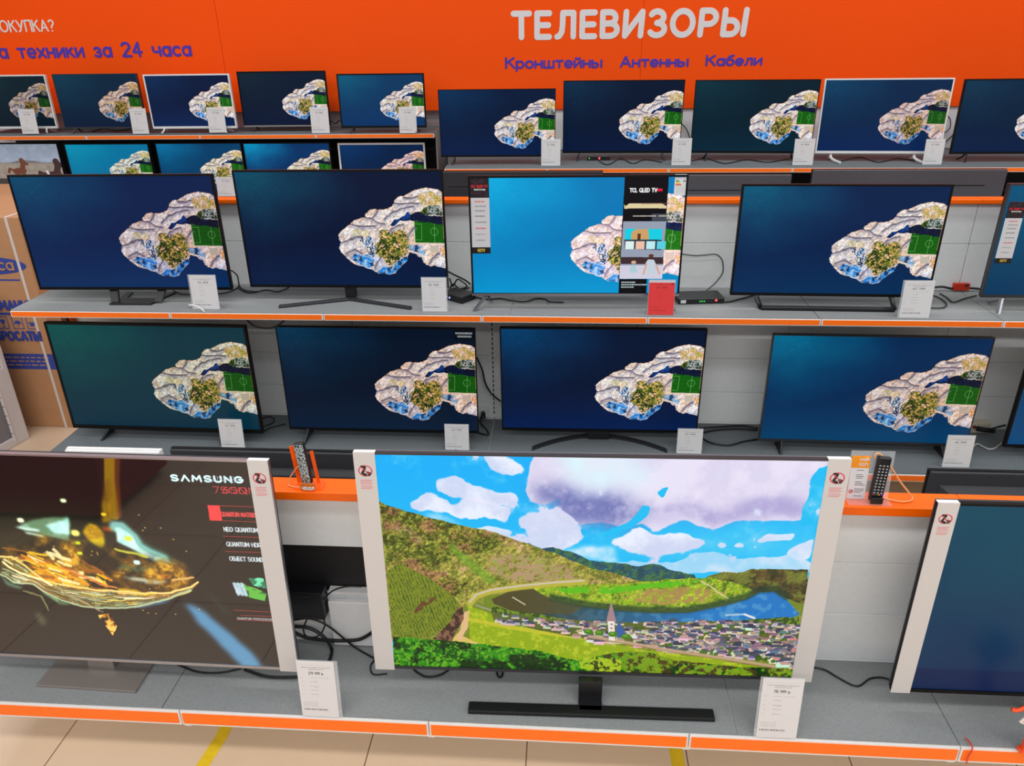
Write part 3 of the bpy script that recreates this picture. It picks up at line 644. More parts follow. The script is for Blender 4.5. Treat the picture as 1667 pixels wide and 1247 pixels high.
def liquid():
    w, h = 1280, 720; p = Pic(w, h, .012, 14); q = {k: pp(v) for k, v in SAM.items()}
    p.a[:] = np.array([20, 16, 15], np.float32) / 255
    gl = np.exp(-(((p.U - .45) / .22) ** 2 + ((p.V - .60) / .16) ** 2))[..., None]; p.a += gl * np.array([26, 30, 14], np.float32) / 255
    n = fbm(h, w, 30, 4, .7); n1 = fbm(h, w, 9, 5, .6)
    def f(k, c, a=1.0, r=3, c2=None):
        A = blur(p.mask(q[k]), r) * a; cc = np.array(c, np.float32) / 255 * np.ones((h, w, 1), np.float32)
        if c2 is not None: cc = cc + ss(n1, .40, .58)[..., None] * (np.array(c2, np.float32) / 255 - cc)
        p.a[...] = p.a + A[..., None] * (cc - p.a)
    p.line([(.627, .74), (.636, .90), (.648, 1.0)], .034, (150, 112, 12), .9, .006); p.line([(.639, .74), (.652, .90), (.666, 1.0)], .012, (120, 60, 24), .6, .006)
    f('str', (166, 124, 14), .8, 4, (120, 84, 10)); f('cap', (226, 110, 12), 1, 4, (150, 60, 10)); f('wl', (150, 196, 160), .9, 4, (110, 150, 110)); f('wlb', (204, 250, 242), 1, 3, (160, 224, 206)); f('wl2', (210, 244, 226)); f('wl3', (214, 250, 224))
    f('am1', (226, 196, 10), 1, 4, (180, 130, 10)); f('wrg', (50, 100, 80), .6, 8); p.line([(a, b) for a, b in q['wr'][:6]], .03, (150, 226, 214), .8, .014); f('wr', (214, 252, 246), 1, 3, (160, 226, 214)); f('teal', (60, 130, 110), .7, 6); f('wb', (214, 246, 252), 1, 4); f('am2', (234, 140, 20), 1, 3); f('am2b', (190, 130, 30), .9, 4); f('am3', (224, 140, 10), 1, 3, (160, 90, 10)); f('am4', (246, 170, 10), 1, 3, (190, 90, 10)); f('am5', (234, 160, 20), .9, 4, (120, 60, 10)); f('lb', (176, 218, 236), .9); f('lb2', (160, 206, 230), .9, 3); f('rg', (100, 140, 110), .8, 4); f('gg', (140, 184, 130), .9, 4, (80, 110, 70)); f('bb', (96, 144, 186), .85, 5); f('yy', (255, 220, 20), 1, 3); f('gl', (130, 140, 90), .45, 7)
    dr = p.mask(q['drip']); p.fill(dr, (190, 116, 24), ss(n, .46, .52)); p.fill(dr, (250, 200, 90), ss(n, .58, .64))
    band = [(x, y) for x, y in q['k1']] + [(x, y) for x, y in reversed(q['k2'])]; p.fill(p.mask(band), (110, 96, 44), .6 + .4 * ss(n1, .4, .6)); p.fill(p.mask(band), (170, 196, 150), .6 * ss(n, .54, .64)); up_ = [(x, y) for x, y in q['k1']] + [(.76, .52), (.68, .56), (.55, .60), (.42, .62)]; UB = blur(p.mask(up_), 12); p.fill(np.ones((h, w), bool), (150, 96, 14), UB * .8 * ss(n1, .36, .6)); p.fill(np.ones((h, w), bool), (250, 190, 50), UB * .8 * ss(n1, .52, .64) * ss(n, .4, .6)); p.fill(np.ones((h, w), bool), (30, 22, 14), UB * .6 * ss(.47 - n1, 0, .08))
    rr = random.Random(11); A_, B_, C_ = (q[k] for k in ('k1', 'k2', 'k8'))
    def samp(P, t): x = P[0][0] + (P[-1][0] - P[0][0]) * t; return np.interp(x, [a[0] for a in P], [a[1] for a in P]), x
    for j in range(170):
        t0 = rr.random(); L = rr.uniform(.05, .35); k = rr.random() ** .8; pts = []
        for i in range(7):
            t = min(t0 + L * i / 6, 1); ya, xa = samp(A_, t); yb, xb = samp(B_, t); pts.append((xa * (1 - k) + xb * k, ya * (1 - k) + yb * k + .004 * math.sin(t * 20 + j)))
        c = rr.choice([(255, 214, 60), (224, 140, 30), (190, 206, 160), (120, 86, 40), (90, 110, 90), (255, 246, 210), (150, 96, 40), (90, 66, 34)])
        p.line(pts, rr.choice([.0012, .002, .0035, .005]), c, rr.uniform(.4, 1), 0 if rr.random() < .7 else .003, True)
    for j in range(70):
        t0 = rr.random(); i0 = rr.random(); ya, xa = samp(C_, t0); x = xa + rr.uniform(-.01, .16); y = ya + rr.uniform(-.03, .10)
        p.line([(x, y), (x + rr.uniform(.01, .05), y - rr.uniform(.005, .03))], rr.choice([.003, .006, .012]), rr.choice([(255, 200, 30), (240, 150, 10), (255, 240, 170), (160, 90, 20), (250, 220, 90)]), .85, .003, True)
    for k, c, wd in (('k1', (222, 160, 70), .005), ('k1', (255, 232, 140), .002), ('k2', (190, 206, 160), .004), ('k3', (150, 140, 100), .003), ('k4', (230, 180, 100), .006), ('k5', (180, 160, 120), .003), ('k6', (200, 200, 60), .007), ('k7', (130, 130, 80), .003), ('k8', (255, 220, 80), .008), ('k8', (255, 250, 220), .003), ('k9', (230, 130, 60), .004)):
        p.line(q[k], wd, c, .9, .003, True)
    f('beam', (84, 146, 186), .95, 10); f('beam2', (40, 70, 56), .6, 9)
    for (x, y), r, c in (((.520, .648), .016, (255, 240, 120)), ((.395, .70), .012, (250, 255, 210)), ((.512, .80), .010, (230, 240, 190)), ((.60, .742), .008, (240, 200, 40)), ((.645, .63), .012, (220, 230, 60)), ((.652, .515), .012, (220, 255, 250)), ((.52, .60), .008, (200, 220, 20)), ((.518, .55), .008, (220, 230, 40))):
        p.line([(x, y), (x + .004, y)], r, c, 1, r * .5)
    for j in range(40): x = rr.uniform(.42, .80); y = rr.uniform(.25, .75); p.line([(x, y), (x + .001, y)], .003, (230, 190, 90), .7, .002)
    t = q['sams']; hgt = t[1][1] - t[0][1]
    p.text('SΛMSUNG', t[0][0] + .004, t[0][1] + .008, hgt - .016, (214, 246, 250), .36, t[2][0] - t[0][0] - .008, 3.6)
    p.text('UNG', t[0][0] + (t[2][0] - t[0][0]) * .50, t[0][1] + .008 , hgt - .016, (150, 170, 180), .16, (t[2][0] - t[0][0]) * .40, 3.6, .7)
    t = q['q']; p.text('75QN', t[0][0], t[0][1], t[1][1] - t[0][1], (220, 60, 66), .12, .85 * (t[2][0] - t[0][0]), 2.0); p.text('65QN', t[0][0] + .022, t[0][1], t[1][1] - t[0][1], (220, 50, 60), .12, .85 * (t[2][0] - t[0][0]), 2.0)
    f2 = lambda k, c: p.fill(p.mask(q[k], False), c); f2('rs', (232, 60, 62))
    for k in ('l1', 'l2', 'l3', 'l4', 'l5', 'l6', 'l7'): p.line(q[k], .003, (170, 46, 50))
    for k, c, tx, hh in (('t1', (226, 70, 70), 'QUANTUM MATRIX', .019), ('t2', (206, 216, 222), 'NEO QUANTUM', .019), ('t3', (206, 216, 222), 'QUANTUM HDR', .019), ('t4', (206, 216, 222), 'OBJECT SOUND', .019), ('t5', (190, 190, 190), 'QUANTUM PROCESSOR', .010)):
        (a, b), (c2, d) = q[k]; p.text(tx, a, b - hh / 2, hh, c, .2, c2 - a); p.text(tx, a + .008, b - hh / 2, hh, c, .14, c2 - a, k=.5)
    g = p.mask(q['gr']); p.fill(g, (90, 180, 60)); p.fill(g, (20, 70, 50), ss(n, .48, .54)); p.fill(g, (200, 214, 170), ss(n, .58, .62)); g = p.mask(q['gr2']); p.fill(g, (110, 220, 170)); p.fill(g, (30, 120, 80), ss(n, .48, .54))
    for i in range(3): x = q['gr'][0][0] + .006 + i * .009; p.line([(x, q['gr'][0][1] - .002), (x + .006, q['gr'][0][1] - .055)], .008, (190, 210, 230), .9, .004)
    return pic_mat('liquid_picture', p.image('liquid_picture'), 1.15, .035, .5, 1.62)
def horses():
    p = Pic(480, 270, .01, 30); n = fbm(270, 480, 12, 5); n2 = fbm(270, 480, 60, 3)
    v = p.V[..., None]; p.a[:] = np.array([150, 160, 178], np.float32) / 255 * (1.05 - .25 * (v - .5)); p.a += (n[..., None] - .5) * .12
    p.fill(p.V < .60 + .0 * n, (150, 136, 124)); hills = p.V < .60 + .06 * np.clip(np.sin(p.U * 9 + 2.2), 0, 1) * (n + .4); p.fill(hills & (p.V >= .59), (112, 108, 112)); g = p.V < .59; p.a[g] *= (.85 + .3 * n[g])[:, None]
    def horse(x, y, s, c):
        for pts, wd in (([(0, .0), (.10, .02)], .12), ([(.10, .04), (.13, .15), (.12, .22)], .08), ([(.12, .22), (.19, .14)], .05), ([(0, 0), (-.03, -.14)], .035), ([(.03, 0), (.02, -.16)], .03), ([(.09, 0), (.10, -.16)], .035), ([(.11, 0), (.15, -.14)], .03), ([(-.03, .02), (-.10, .06), (-.12, -.02)], .04)):
            p.line([(x + a * s * .6, y + b * s) for a, b in pts], wd * s, c, 1, 0, True)
    horse(.50, .40, 1.15, (106, 56, 36)); horse(.84, .30, 1.5, (62, 34, 34)); horse(-.05, .42, 1.5, (70, 40, 32))
    p.line([(.83, .40), (.85, .25)], .05, (214, 206, 206)); p.fill(p.V < .25, (40, 34, 34), .8)
    return pic_mat('horse_picture', p.image('horse_picture'), .9, .3)
def plain_pic():
    p = Pic(320, 180); n = fbm(180, 320, 3, 4); t = np.clip(p.V * 1.1 + (n - .5) * .5, 0, 1)[..., None]
    p.a = (np.array([2, 42, 84], np.float32) * (1 - t) + np.array([0, 76, 98], np.float32) * t) / 255; p.fill(p.V < .12, (0, 30, 76), .8)
    return pic_mat('plain_blue_picture', p.image('plain_blue_picture'), .85, .3, .15)

# ---- printed paper: price cards, stickers, side strips
def card_pic(price, red=False, idx=0):
    p = Pic(176, 248); rr = random.Random(idx); ink = (120, 120, 124)
    p.a[:] = np.array((214, 214, 216) if not red else (226, 58, 60), np.float32) / 255
    if red: p.rect(0, 1, .93, 1, (205, 205, 208)); ink = (150, 30, 36); p.rect(.86, .95, .87, .92, (90, 30, 34), .7)
    p.rect(.04, .96, .925, .93, (200, 200, 200)) if not red else None
    def row(y, a, b, hh=.010, k=.75):
        x = a
        while x < b: w_ = rr.uniform(.01, .05); p.rect(x, min(x + w_, b), y, y + hh, ink, k * rr.uniform(.5, 1)); x += w_ + .01
    row(.88, .12, .90, .012, .9); row(.845, .30, .72, .012, .9)
    st, w_ = strokes(price); p.text(price, .30, .765, .042, (70, 70, 74) if not red else (120, 20, 26), .2, .40)
    for y in (.70, .63, .55, .48, .40): row(y, .06, .14, .008, .5); row(y, .32, .52, .010, .6)
    row(.70, .56, .86, .010, .6); row(.535, .42, .52, .009, .5)
    for y in (.26, .235, .21, .185): row(y, .06, .46, .008, .55)
    x = .06
    while x < .70: w_ = rr.uniform(.006, .022); p.rect(x, x + w_, .115, .145, (70, 70, 74) if not red else (140, 30, 36), .85); x += w_ * 1.9
    return pic_mat('price_card_print', p.image('price_card_print'), 0, .45)
def strip_pic():
    p = Pic(64, 900); p.a[:] = np.array((200, 197, 195), np.float32) / 255; asp = 64 / 900
    c = [(.5 + .30 * math.cos(t / 3.8), .925 + .30 * asp * math.sin(t / 3.8)) for t in range(25)]
    p.line(c, .004, (206, 60, 84)); p.line([(.34, .943), (.5, .940), (.42, .925), (.34, .915)], .008, (30, 22, 26)); p.line([(.40, .912), (.52, .908)], .010, (30, 22, 26)); p.line([(.60, .918), (.72, .914), (.66, .908)], .009, (40, 26, 30)); p.line([(.3, .94), (.7, .912)], .003, (206, 50, 70))
    for r in range(6): p.rect(.22, .78 - .06 * (r % 2), .885 - r * .007, .888 - r * .007, (214, 110, 124), .8)
    return pic_mat('side_strip_print', p.image('side_strip_print'), 0, .5)
def feature_strip_pic():
    p = Pic(96, 420); p.a[:] = np.array((206, 206, 210), np.float32) / 255; p.rect(0, 1, .74, 1, (14, 8, 12)); n = fbm(420, 96, 40, 3); p.fill((n > .56) & (p.V > .75), (60, 26, 50), .8)
    p.text('TCL QLED TV', .08, .872, .03, (224, 24, 44), .22, .84)
    for i in range(7): p.rect(.24 + i * .085, .30 + i * .085, .835, .855, (220, 226, 226))
    rr = random.Random(9)
    for y, c in ((.69, (214, 60, 60)), (.63, (130, 130, 136)), (.57, (120, 120, 126)), (.50, (90, 90, 96)), (.42, (120, 130, 134)), (.34, (214, 60, 70)), (.26, (150, 150, 156)), (.18, (140, 140, 150))):
        x = .25
        while x < .75: w_ = rr.uniform(.03, .08); p.rect(x, x + w_, y - .008, y + .010, c, .8); x += w_ + .02
    p.rect(0, 1, 0, .085, (12, 10, 10)); p.text('HDTV', .34, .025, .038, (220, 190, 70), .2, .36)
    return pic_mat('feature_strip_print', p.image('feature_strip_print'), 0, .45)
def energy_pic():
    p = Pic(72, 128); p.a[:] = np.array((220, 224, 228), np.float32) / 255; p.rect(.08, .9, .86, .96, (40, 130, 206))
    for i, c in enumerate(((20, 140, 60), (120, 180, 40), (240, 220, 40), (240, 150, 30), (214, 50, 40))): p.rect(.1, .35 + i * .06, .68 - i * .05, .72 - i * .05, c)
    p.rect(.72, .9, .66, .70, (20, 20, 24)); [p.rect(.15, .8, y, y + .015, (150, 150, 156), .7) for y in (.40, .32, .24, .16)]
    return pic_mat('energy_label_print', p.image('energy_label_print'), 0, .5)

CARDS=[
('C1',-4.588,6.530,1.689,0.145,0.202),
('C2',-3.610,6.530,1.684,0.142,0.205),
('C3',-2.937,6.530,1.690,0.148,0.203),
('C4',-2.055,6.529,1.680,0.151,0.207),
('C5',-1.309,6.490,1.673,0.142,0.207),
('C6',-0.128,6.084,1.480,0.146,0.199),
('C7',0.869,6.086,1.480,0.142,0.200),
('C8',1.778,6.078,1.480,0.148,0.192),
('C9',2.730,6.088,1.480,0.137,0.184),
('E1',-1.819,3.568,1.170,0.136,0.179),
('E2',-0.647,3.567,1.170,0.122,0.175),
('E3',0.464,3.552,1.170,0.124,0.175),
('E4',1.656,3.545,1.170,0.137,0.183),
('F1',-1.826,3.582,0.350,0.132,0.177),
('F2',-0.577,3.617,0.350,0.131,0.156),
('F3',0.680,3.635,0.350,0.132,0.148),
('F4',2.033,3.554,0.350,0.135,0.183),
('G1',-0.823,1.870,0.278,0.129,0.241),
('G2',0.726,1.870,0.274,0.131,0.250),
('D3',-2.935,6.5,1.165,.165,.165),
]
CABLES=[
('thin grey cable looping over the panel right of the bright blue television', 0.004, 'grey', [(0.59, 3.94, 1.371), (0.667, 3.94, 1.361), (0.729, 3.94, 1.365), (0.776, 3.94, 1.368), (0.807, 3.94, 1.346), (0.82, 3.94, 1.31), (0.821, 3.94, 1.267), (0.791, 3.94, 1.216), (0.747, 3.94, 1.172), (0.726, 3.94, 1.158)]),
('black cable running along the shelf from the network switch to the right', 0.004, 'black', [(0.794, 3.738, 1.176), (0.833, 3.748, 1.176), (0.875, 3.779, 1.176), (0.93, 3.819, 1.176), (1.006, 3.882, 1.176)]),
('tangled black cable lying on the shelf under the bright blue television', 0.004, 'black', [(-0.461, 3.782, 1.176), (-0.397, 3.753, 1.176), (-0.334, 3.765, 1.176), (-0.278, 3.737, 1.176), (-0.204, 3.719, 1.176), (-0.152, 3.77, 1.176), (-0.101, 3.762, 1.176), (-0.078, 3.723, 1.176), (-0.006, 3.715, 1.176)]),
('black cable lying in a loop right of the price card by the loop stand', 0.0035, 'black', [(1.874, 3.895, 1.176), (1.897, 3.826, 1.176), (1.89, 3.74, 1.176), (1.845, 3.683, 1.176), (1.78, 3.681, 1.176)]),
('black cable zigzagging on the shelf below the small red box', 0.0035, 'black', [(1.928, 3.906, 1.176), (1.936, 3.847, 1.176), (1.935, 3.77, 1.176), (2.015, 3.829, 1.176), (2.099, 3.881, 1.176)]),
('black cable bundle along the panel foot behind the small red box', 0.006, 'black', [(1.913, 3.965, 1.19), (1.964, 3.965, 1.194), (2.019, 3.965, 1.184), (2.105, 3.965, 1.188), (2.168, 3.965, 1.182)]),
('black cable drooping to the shelf between the two upper left televisions', 0.0035, 'black', [(-1.788, 3.85, 1.293), (-1.767, 3.85, 1.276), (-1.757, 3.85, 1.256), (-1.795, 3.938, 1.176), (-1.731, 3.863, 1.176), (-1.655, 3.843, 1.176)]),
('black cable waving under the upper television with the boomerang stand', 0.0035, 'black', [(-1.789, 3.905, 1.176), (-1.694, 3.821, 1.176), (-1.62, 3.876, 1.176), (-1.548, 3.846, 1.176), (-1.513, 3.923, 1.176)]),
('black cable on the shelf behind the white price card below the far left upper television', 0.0035, 'black', [(-2.133, 3.852, 1.176), (-2.048, 3.791, 1.176), (-1.981, 3.792, 1.176), (-1.848, 3.806, 1.176), (-1.803, 3.872, 1.176), (-1.8, 3.949, 1.176)]),
('black cable slanting over the panel down to the black media box', 0.005, 'black', [(-0.63, 3.93, 1.27), (-0.578, 3.93, 1.243), (-0.539, 3.93, 1.223), (-0.51, 3.93, 1.199)]),
('tangled black cable heap behind the black media box', 0.004, 'black', [(-0.614, 3.88, 1.248), (-0.599, 3.88, 1.204), (-0.574, 3.88, 1.241), (-0.549, 3.88, 1.231), (-0.523, 3.88, 1.204), (-0.564, 3.88, 1.19), (-0.595, 3.88, 1.217), (-0.613, 3.88, 1.183), (-0.557, 3.88, 1.18), (-0.51, 3.88, 1.198)]),
('black cable along the panel foot right of the television with the arched stand', 0.006, 'black', [(0.784, 3.919, 0.357), (0.877, 3.938, 0.357), (1.034, 3.959, 0.357), (1.108, 3.933, 0.357)]),
('black cable just in front of the panel foot right of the arched-stand television', 0.006, 'black', [(0.778, 3.86, 0.357), (0.871, 3.9, 0.357), (0.992, 3.92, 0.357), (1.103, 3.91, 0.357)]),
('black cable curving over the lower shelf right of the arched-stand television', 0.005, 'black', [(0.776, 3.802, 0.357), (0.818, 3.748, 0.357), (0.907, 3.725, 0.357), (0.996, 3.77, 0.357), (1.079, 3.801, 0.357)]),
('black cable hanging down the slotted upright between the lower televisions', 0.005, 'black', [(-0.493, 3.95, 0.763), (-0.464, 3.95, 0.688), (-0.449, 3.95, 0.607), (-0.415, 3.95, 0.538), (-0.363, 3.95, 0.491)]),
('black power lead falling from the plug beside the slotted upright', 0.005, 'black', [(-0.474, 3.93, 0.403), (-0.482, 3.93, 0.375), (-0.469, 3.903, 0.357), (-0.435, 3.844, 0.357), (-0.425, 3.786, 0.357), (-0.477, 3.806, 0.357)]),
('black cable loop on the lower shelf right of the teal television', 0.004, 'black', [(-1.792, 3.933, 0.357), (-1.76, 3.958, 0.357), (-1.712, 3.92, 0.357), (-1.715, 3.865, 0.357), (-1.751, 3.833, 0.357)]),
('straight black cable on the lower shelf right of the teal television', 0.004, 'black', [(-1.726, 3.766, 0.357), (-1.698, 3.82, 0.357), (-1.627, 3.869, 0.357)]),
('black cable hanging in an arc under the upper shelf above the teal television', 0.0045, 'black', [(-1.687, 3.72, 1.059), (-1.655, 3.72, 1.028), (-1.607, 3.72, 1.014), (-1.546, 3.72, 1.019), (-1.484, 3.72, 1.058)]),
('white cord snaking over the lower shelf at the far right', 0.005, 'white', [(2.168, 3.707, 0.357), (2.232, 3.783, 0.357), (2.258, 3.798, 0.357), (2.271, 3.771, 0.357), (2.291, 3.745, 0.357), (2.33, 3.76, 0.357), (2.399, 3.824, 0.357)]),
('black lead running from the plug in the white socket block', 0.005, 'black', [(2.321, 3.9, 0.402), (2.345, 3.9, 0.399), (2.371, 3.9, 0.4), (2.4, 3.9, 0.412), (2.437, 3.9, 0.424)]),
('short black cable slanting down from the set-top box opening', 0.005, 'black', [(-0.951, 2.2, 0.524), (-0.981, 2.2, 0.469), (-1.017, 2.2, 0.414)]),
('black cable coiled in rings below the set-top box opening', 0.003, 'black', [(-1.014, 2.19, 0.467), (-0.969, 2.19, 0.478), (-0.928, 2.19, 0.472), (-0.898, 2.19, 0.445), (-0.89, 2.19, 0.403), (-0.908, 2.19, 0.359), (-0.932, 2.19, 0.337), (-0.966, 2.19, 0.335), (-0.978, 2.19, 0.361), (-0.968, 2.19, 0.399), (-0.944, 2.19, 0.443), (-0.905, 2.19, 0.491), (-0.875, 2.19, 0.529), (-0.838, 2.19, 0.566), (-0.787, 2.19, 0.586), (-0.73, 2.19, 0.588)]),
('long black cable running diagonally to the lower corner of the landscape television', 0.004, 'black', [(-1.008, 2.18, 0.425), (-0.95, 2.18, 0.436), (-0.902, 2.18, 0.422), (-0.863, 2.18, 0.392), (-0.826, 2.18, 0.351), (-0.777, 2.19, 0.285), (-0.698, 2.144, 0.285)]),
('thick black cable arching down to the carpet behind the price card with 279 999', 0.0065, 'black', [(-0.999, 2.16, 0.413), (-0.947, 2.16, 0.41), (-0.908, 2.16, 0.387), (-0.879, 2.16, 0.351), (-0.875, 2.182, 0.287), (-0.867, 2.149, 0.287), (-0.866, 2.113, 0.287)]),
('thick black cable running along the panel foot with white tape marks', 0.007, 'black', [(-1.017, 2.2, 0.345), (-0.984, 2.2, 0.325), (-0.929, 2.2, 0.314), (-0.844, 2.2, 0.313), (-0.776, 2.2, 0.321), (-0.74, 2.2, 0.34), (-0.71, 2.2, 0.365)]),
('thin black cable dropping from the set-top box in a narrow curve', 0.003, 'black', [(-0.903, 2.2, 0.529), (-0.904, 2.2, 0.488), (-0.895, 2.2, 0.457), (-0.895, 2.2, 0.41)]),
('black cable loop at the lower left corner of the landscape television', 0.003, 'black', [(-0.697, 2.138, 0.285), (-0.705, 2.111, 0.285), (-0.698, 2.082, 0.285), (-0.68, 2.065, 0.285), (-0.635, 2.073, 0.285)]),
('black cable on the carpet under the liquid-picture television', 0.0035, 'black', [(-1.442, 2.076, 0.285), (-1.345, 2.042, 0.285), (-1.256, 2.043, 0.285), (-1.187, 2.068, 0.285)]),
('black cable on the carpet left of the price card with 279 999', 0.005, 'black', [(-1.172, 2.061, 0.287), (-1.084, 2.033, 0.287), (-1.004, 2.032, 0.287), (-0.938, 2.041, 0.287)]),
('black cable end peeping out below the landscape television, left of centre', 0.0035, 'black', [(-0.542, 2.104, 0.285), (-0.53, 2.089, 0.285), (-0.487, 2.065, 0.285), (-0.438, 2.076, 0.285), (-0.408, 2.105, 0.285)]),
('small black cable loop below the landscape television near its stand', 0.0035, 'black', [(-0.233, 2.121, 0.285), (-0.226, 2.088, 0.285), (-0.216, 2.077, 0.285), (-0.208, 2.089, 0.285), (-0.21, 2.122, 0.285)]),
('black cable on the grey carpet between the two big right televisions', 0.0035, 'black', [(0.934, 2.191, 0.285), (0.979, 2.178, 0.285), (1.016, 2.142, 0.285), (1.068, 2.107, 0.285), (1.126, 2.145, 0.285), (1.174, 2.153, 0.285), (1.207, 2.135, 0.285)]),
('wavy black cable on the top shelf under the television with the red light', 0.004, 'black', [(0.251, 6.28, 1.486), (0.315, 6.097, 1.486), (0.428, 6.404, 1.486), (0.507, 6.153, 1.486), (0.618, 6.335, 1.486), (0.74, 6.208, 1.486)]),
('black cable between the second and third televisions of the right top shelf', 0.004, 'black', [(0.957, 6.905, 1.704), (1.013, 6.905, 1.648), (1.052, 6.905, 1.552), (1.069, 6.905, 1.476)]),
('black cable looping beside the white-framed television on the right top shelf', 0.004, 'black', [(3.131, 6.905, 1.753), (3.169, 6.905, 1.714), (3.179, 6.905, 1.645), (3.138, 6.905, 1.606)]),
('black cable slanting behind the white-framed television on the right top shelf', 0.005, 'black', [(3.219, 6.905, 1.596), (3.192, 6.905, 1.562), (3.138, 6.905, 1.512)]),
('wavy black cable on the top shelf under the third television of the right part', 0.004, 'black', [(0.976, 6.264, 1.486), (1.11, 6.387, 1.486), (1.21, 6.138, 1.486), (1.409, 6.317, 1.486), (1.547, 6.191, 1.486), (1.755, 6.372, 1.486)]),
('wavy black cable on the top shelf under the white-framed right television', 0.004, 'black', [(2.117, 6.239, 1.486), (2.317, 6.422, 1.486), (2.37, 6.174, 1.486), (2.574, 6.352, 1.486), (2.664, 6.227, 1.486)]),
('black cable beside the television with the chrome lower edge on the left top shelf', 0.004, 'black', [(-2.044, 6.8, 1.754), (-2.003, 6.8, 1.729), (-1.963, 6.8, 1.754), (-1.94, 6.8, 1.718)]),
('dark cable on the top shelf under the second television from the left', 0.004, 'black', [(-4.148, 6.709, 1.686), (-4.168, 6.938, 1.686), (-3.944, 6.743, 1.686), (-3.902, 6.924, 1.686)]),
('orange lead from the upright remote control to the orange cap', 0.0028, 'orangelead', [(1.018, 2.235, 1.154), (1.018, 2.235, 1.167), (1.026, 2.235, 1.172), (1.04, 2.235, 1.163), (1.075, 2.235, 1.123), (1.114, 2.235, 1.069), (1.152, 2.235, 1.025), (1.166, 2.235, 1.006), (1.156, 2.219, 1.004), (1.127, 2.211, 1.004), (1.1, 2.217, 1.004), (1.071, 2.23, 1.004)]),
('orange lead looping left of the foil-wrapped remote control', 0.0022, 'orangelead', [(-0.917, 2.235, 1.073), (-0.938, 2.235, 1.047), (-0.955, 2.235, 1.022), (-0.963, 2.235, 0.999), (-0.949, 2.211, 1.004), (-0.925, 2.204, 1.004), (-0.898, 2.21, 1.004)]),
]
# ---------------------------------------------------------------- the setting
def floor_mat():
    m = bpy.data.materials.new('beige_floor_tiles'); m.use_nodes = True; nt = m.node_tree; b = nt.nodes['Principled BSDF']
    tc = nt.nodes.new('ShaderNodeTexCoord'); mp = nt.nodes.new('ShaderNodeMapping'); mp.inputs['Location'].default_value = (.1155, .06, 0)
    br = nt.nodes.new('ShaderNodeTexBrick'); br.offset = 0; br.inputs['Scale'].default_value = 1; br.inputs['Brick Width'].default_value = .591; br.inputs['Row Height'].default_value = .591
    br.inputs['Mortar Size'].default_value = .0022; br.inputs['Mortar Smooth'].default_value = .1
    br.inputs['Color1'].default_value = (*lin((228, 200, 170)), 1); br.inputs['Color2'].default_value = (*lin((232, 206, 178)), 1); br.inputs['Mortar'].default_value = (*lin((120, 84, 60)), 1)
    nt.links.new(tc.outputs['Object'], mp.inputs[0]); nt.links.new(mp.outputs[0], br.inputs[0])
    nz = nt.nodes.new('ShaderNodeTexNoise'); nz.inputs['Scale'].default_value = 3; nz.inputs['Detail'].default_value = 6; nt.links.new(tc.outputs['Object'], nz.inputs[0])
    mx = nt.nodes.new('ShaderNodeMix'); mx.data_type = 'RGBA'; mx.blend_type = 'MULTIPLY'; mx.inputs[0].default_value = .10
    nt.links.new(br.outputs[0], mx.inputs[6]); nt.links.new(nz.outputs[0], mx.inputs[7]); nt.links.new(mx.outputs[2], b.inputs['Base Color'])
    b.inputs['Roughness'].default_value = .28; return m
struct(MB().box(-9, 9, -5, 7.16, -.05, 0).build('floor', floor_mat()))
WALLM = mat('grey_white_wall', (226, 224, 226), .7)
struct(MB().box(-9, 9, 7.05, 7.2, 0, 4.6).build('wall_back', WALLM))

# orange sign boards on the wall
def sign(x0, x1, label, texts):
    t = thing('wall_sign', label, 'sign', ((x0 + x1) / 2, 7.05, 1.82)); c = (x0 + x1) / 2
    MB().box(x0 - c, x1 - c, -.15, 0, 0, 2.1).build('sign_board', SIGN, t, bevel=.001)
    for (s, a, b, z0, z1, sw, mt, gap) in texts: letters(s, a - c, b - c, z0 - 1.82, z1 - 1.82, -.15, sw, mt, t, gap)
    return t
sign(-7.0, -2.95, 'orange sign board with white and violet lettering ending in 24 hours, upper left', [
    ('ПОКУПКА?', -4.934, -4.385, 2.487, 2.570, .013, LETW, 2.2), ('ка техники за 24 часа', -5.017, -3.226, 2.282, 2.385, .021, LETB, 2.1)])
tt = [('Кронштейны', -.525, .268, 2.152, 2.228, .0175, LETB, 1.9), ('Антенны', .430, .975, 2.152, 2.226, .0175, LETB, 1.9), ('Кабели', 1.130, 1.571, 2.155, 2.226, .0175, LETB, 1.9)]
ts = thing('wall_sign', 'wide orange sign board with large grey-white title over three violet words', 'sign', (1.5, 7.05, 1.82))
for a, b in ((-2.947, .593), (.595, 4.0), (4.002, 7.5)): MB().box(a - 1.5, b - 1.5, -.15, 0, 0, 2.1).build('sign_board', SIGN, ts, bevel=.001)
letters('ТЕЛЕВИЗОРЫ', -.458 - 1.5, 1.412 - 1.5, 2.385 - 1.82, 2.560 - 1.82, -.15, .046, LETW, ts, 3.2)
for (s, a, b, z0, z1, sw, mt, gap) in tt: letters(s, a - 1.5, b - 1.5, z0 - 1.82, z1 - 1.82, -.15, sw, mt, ts, gap)

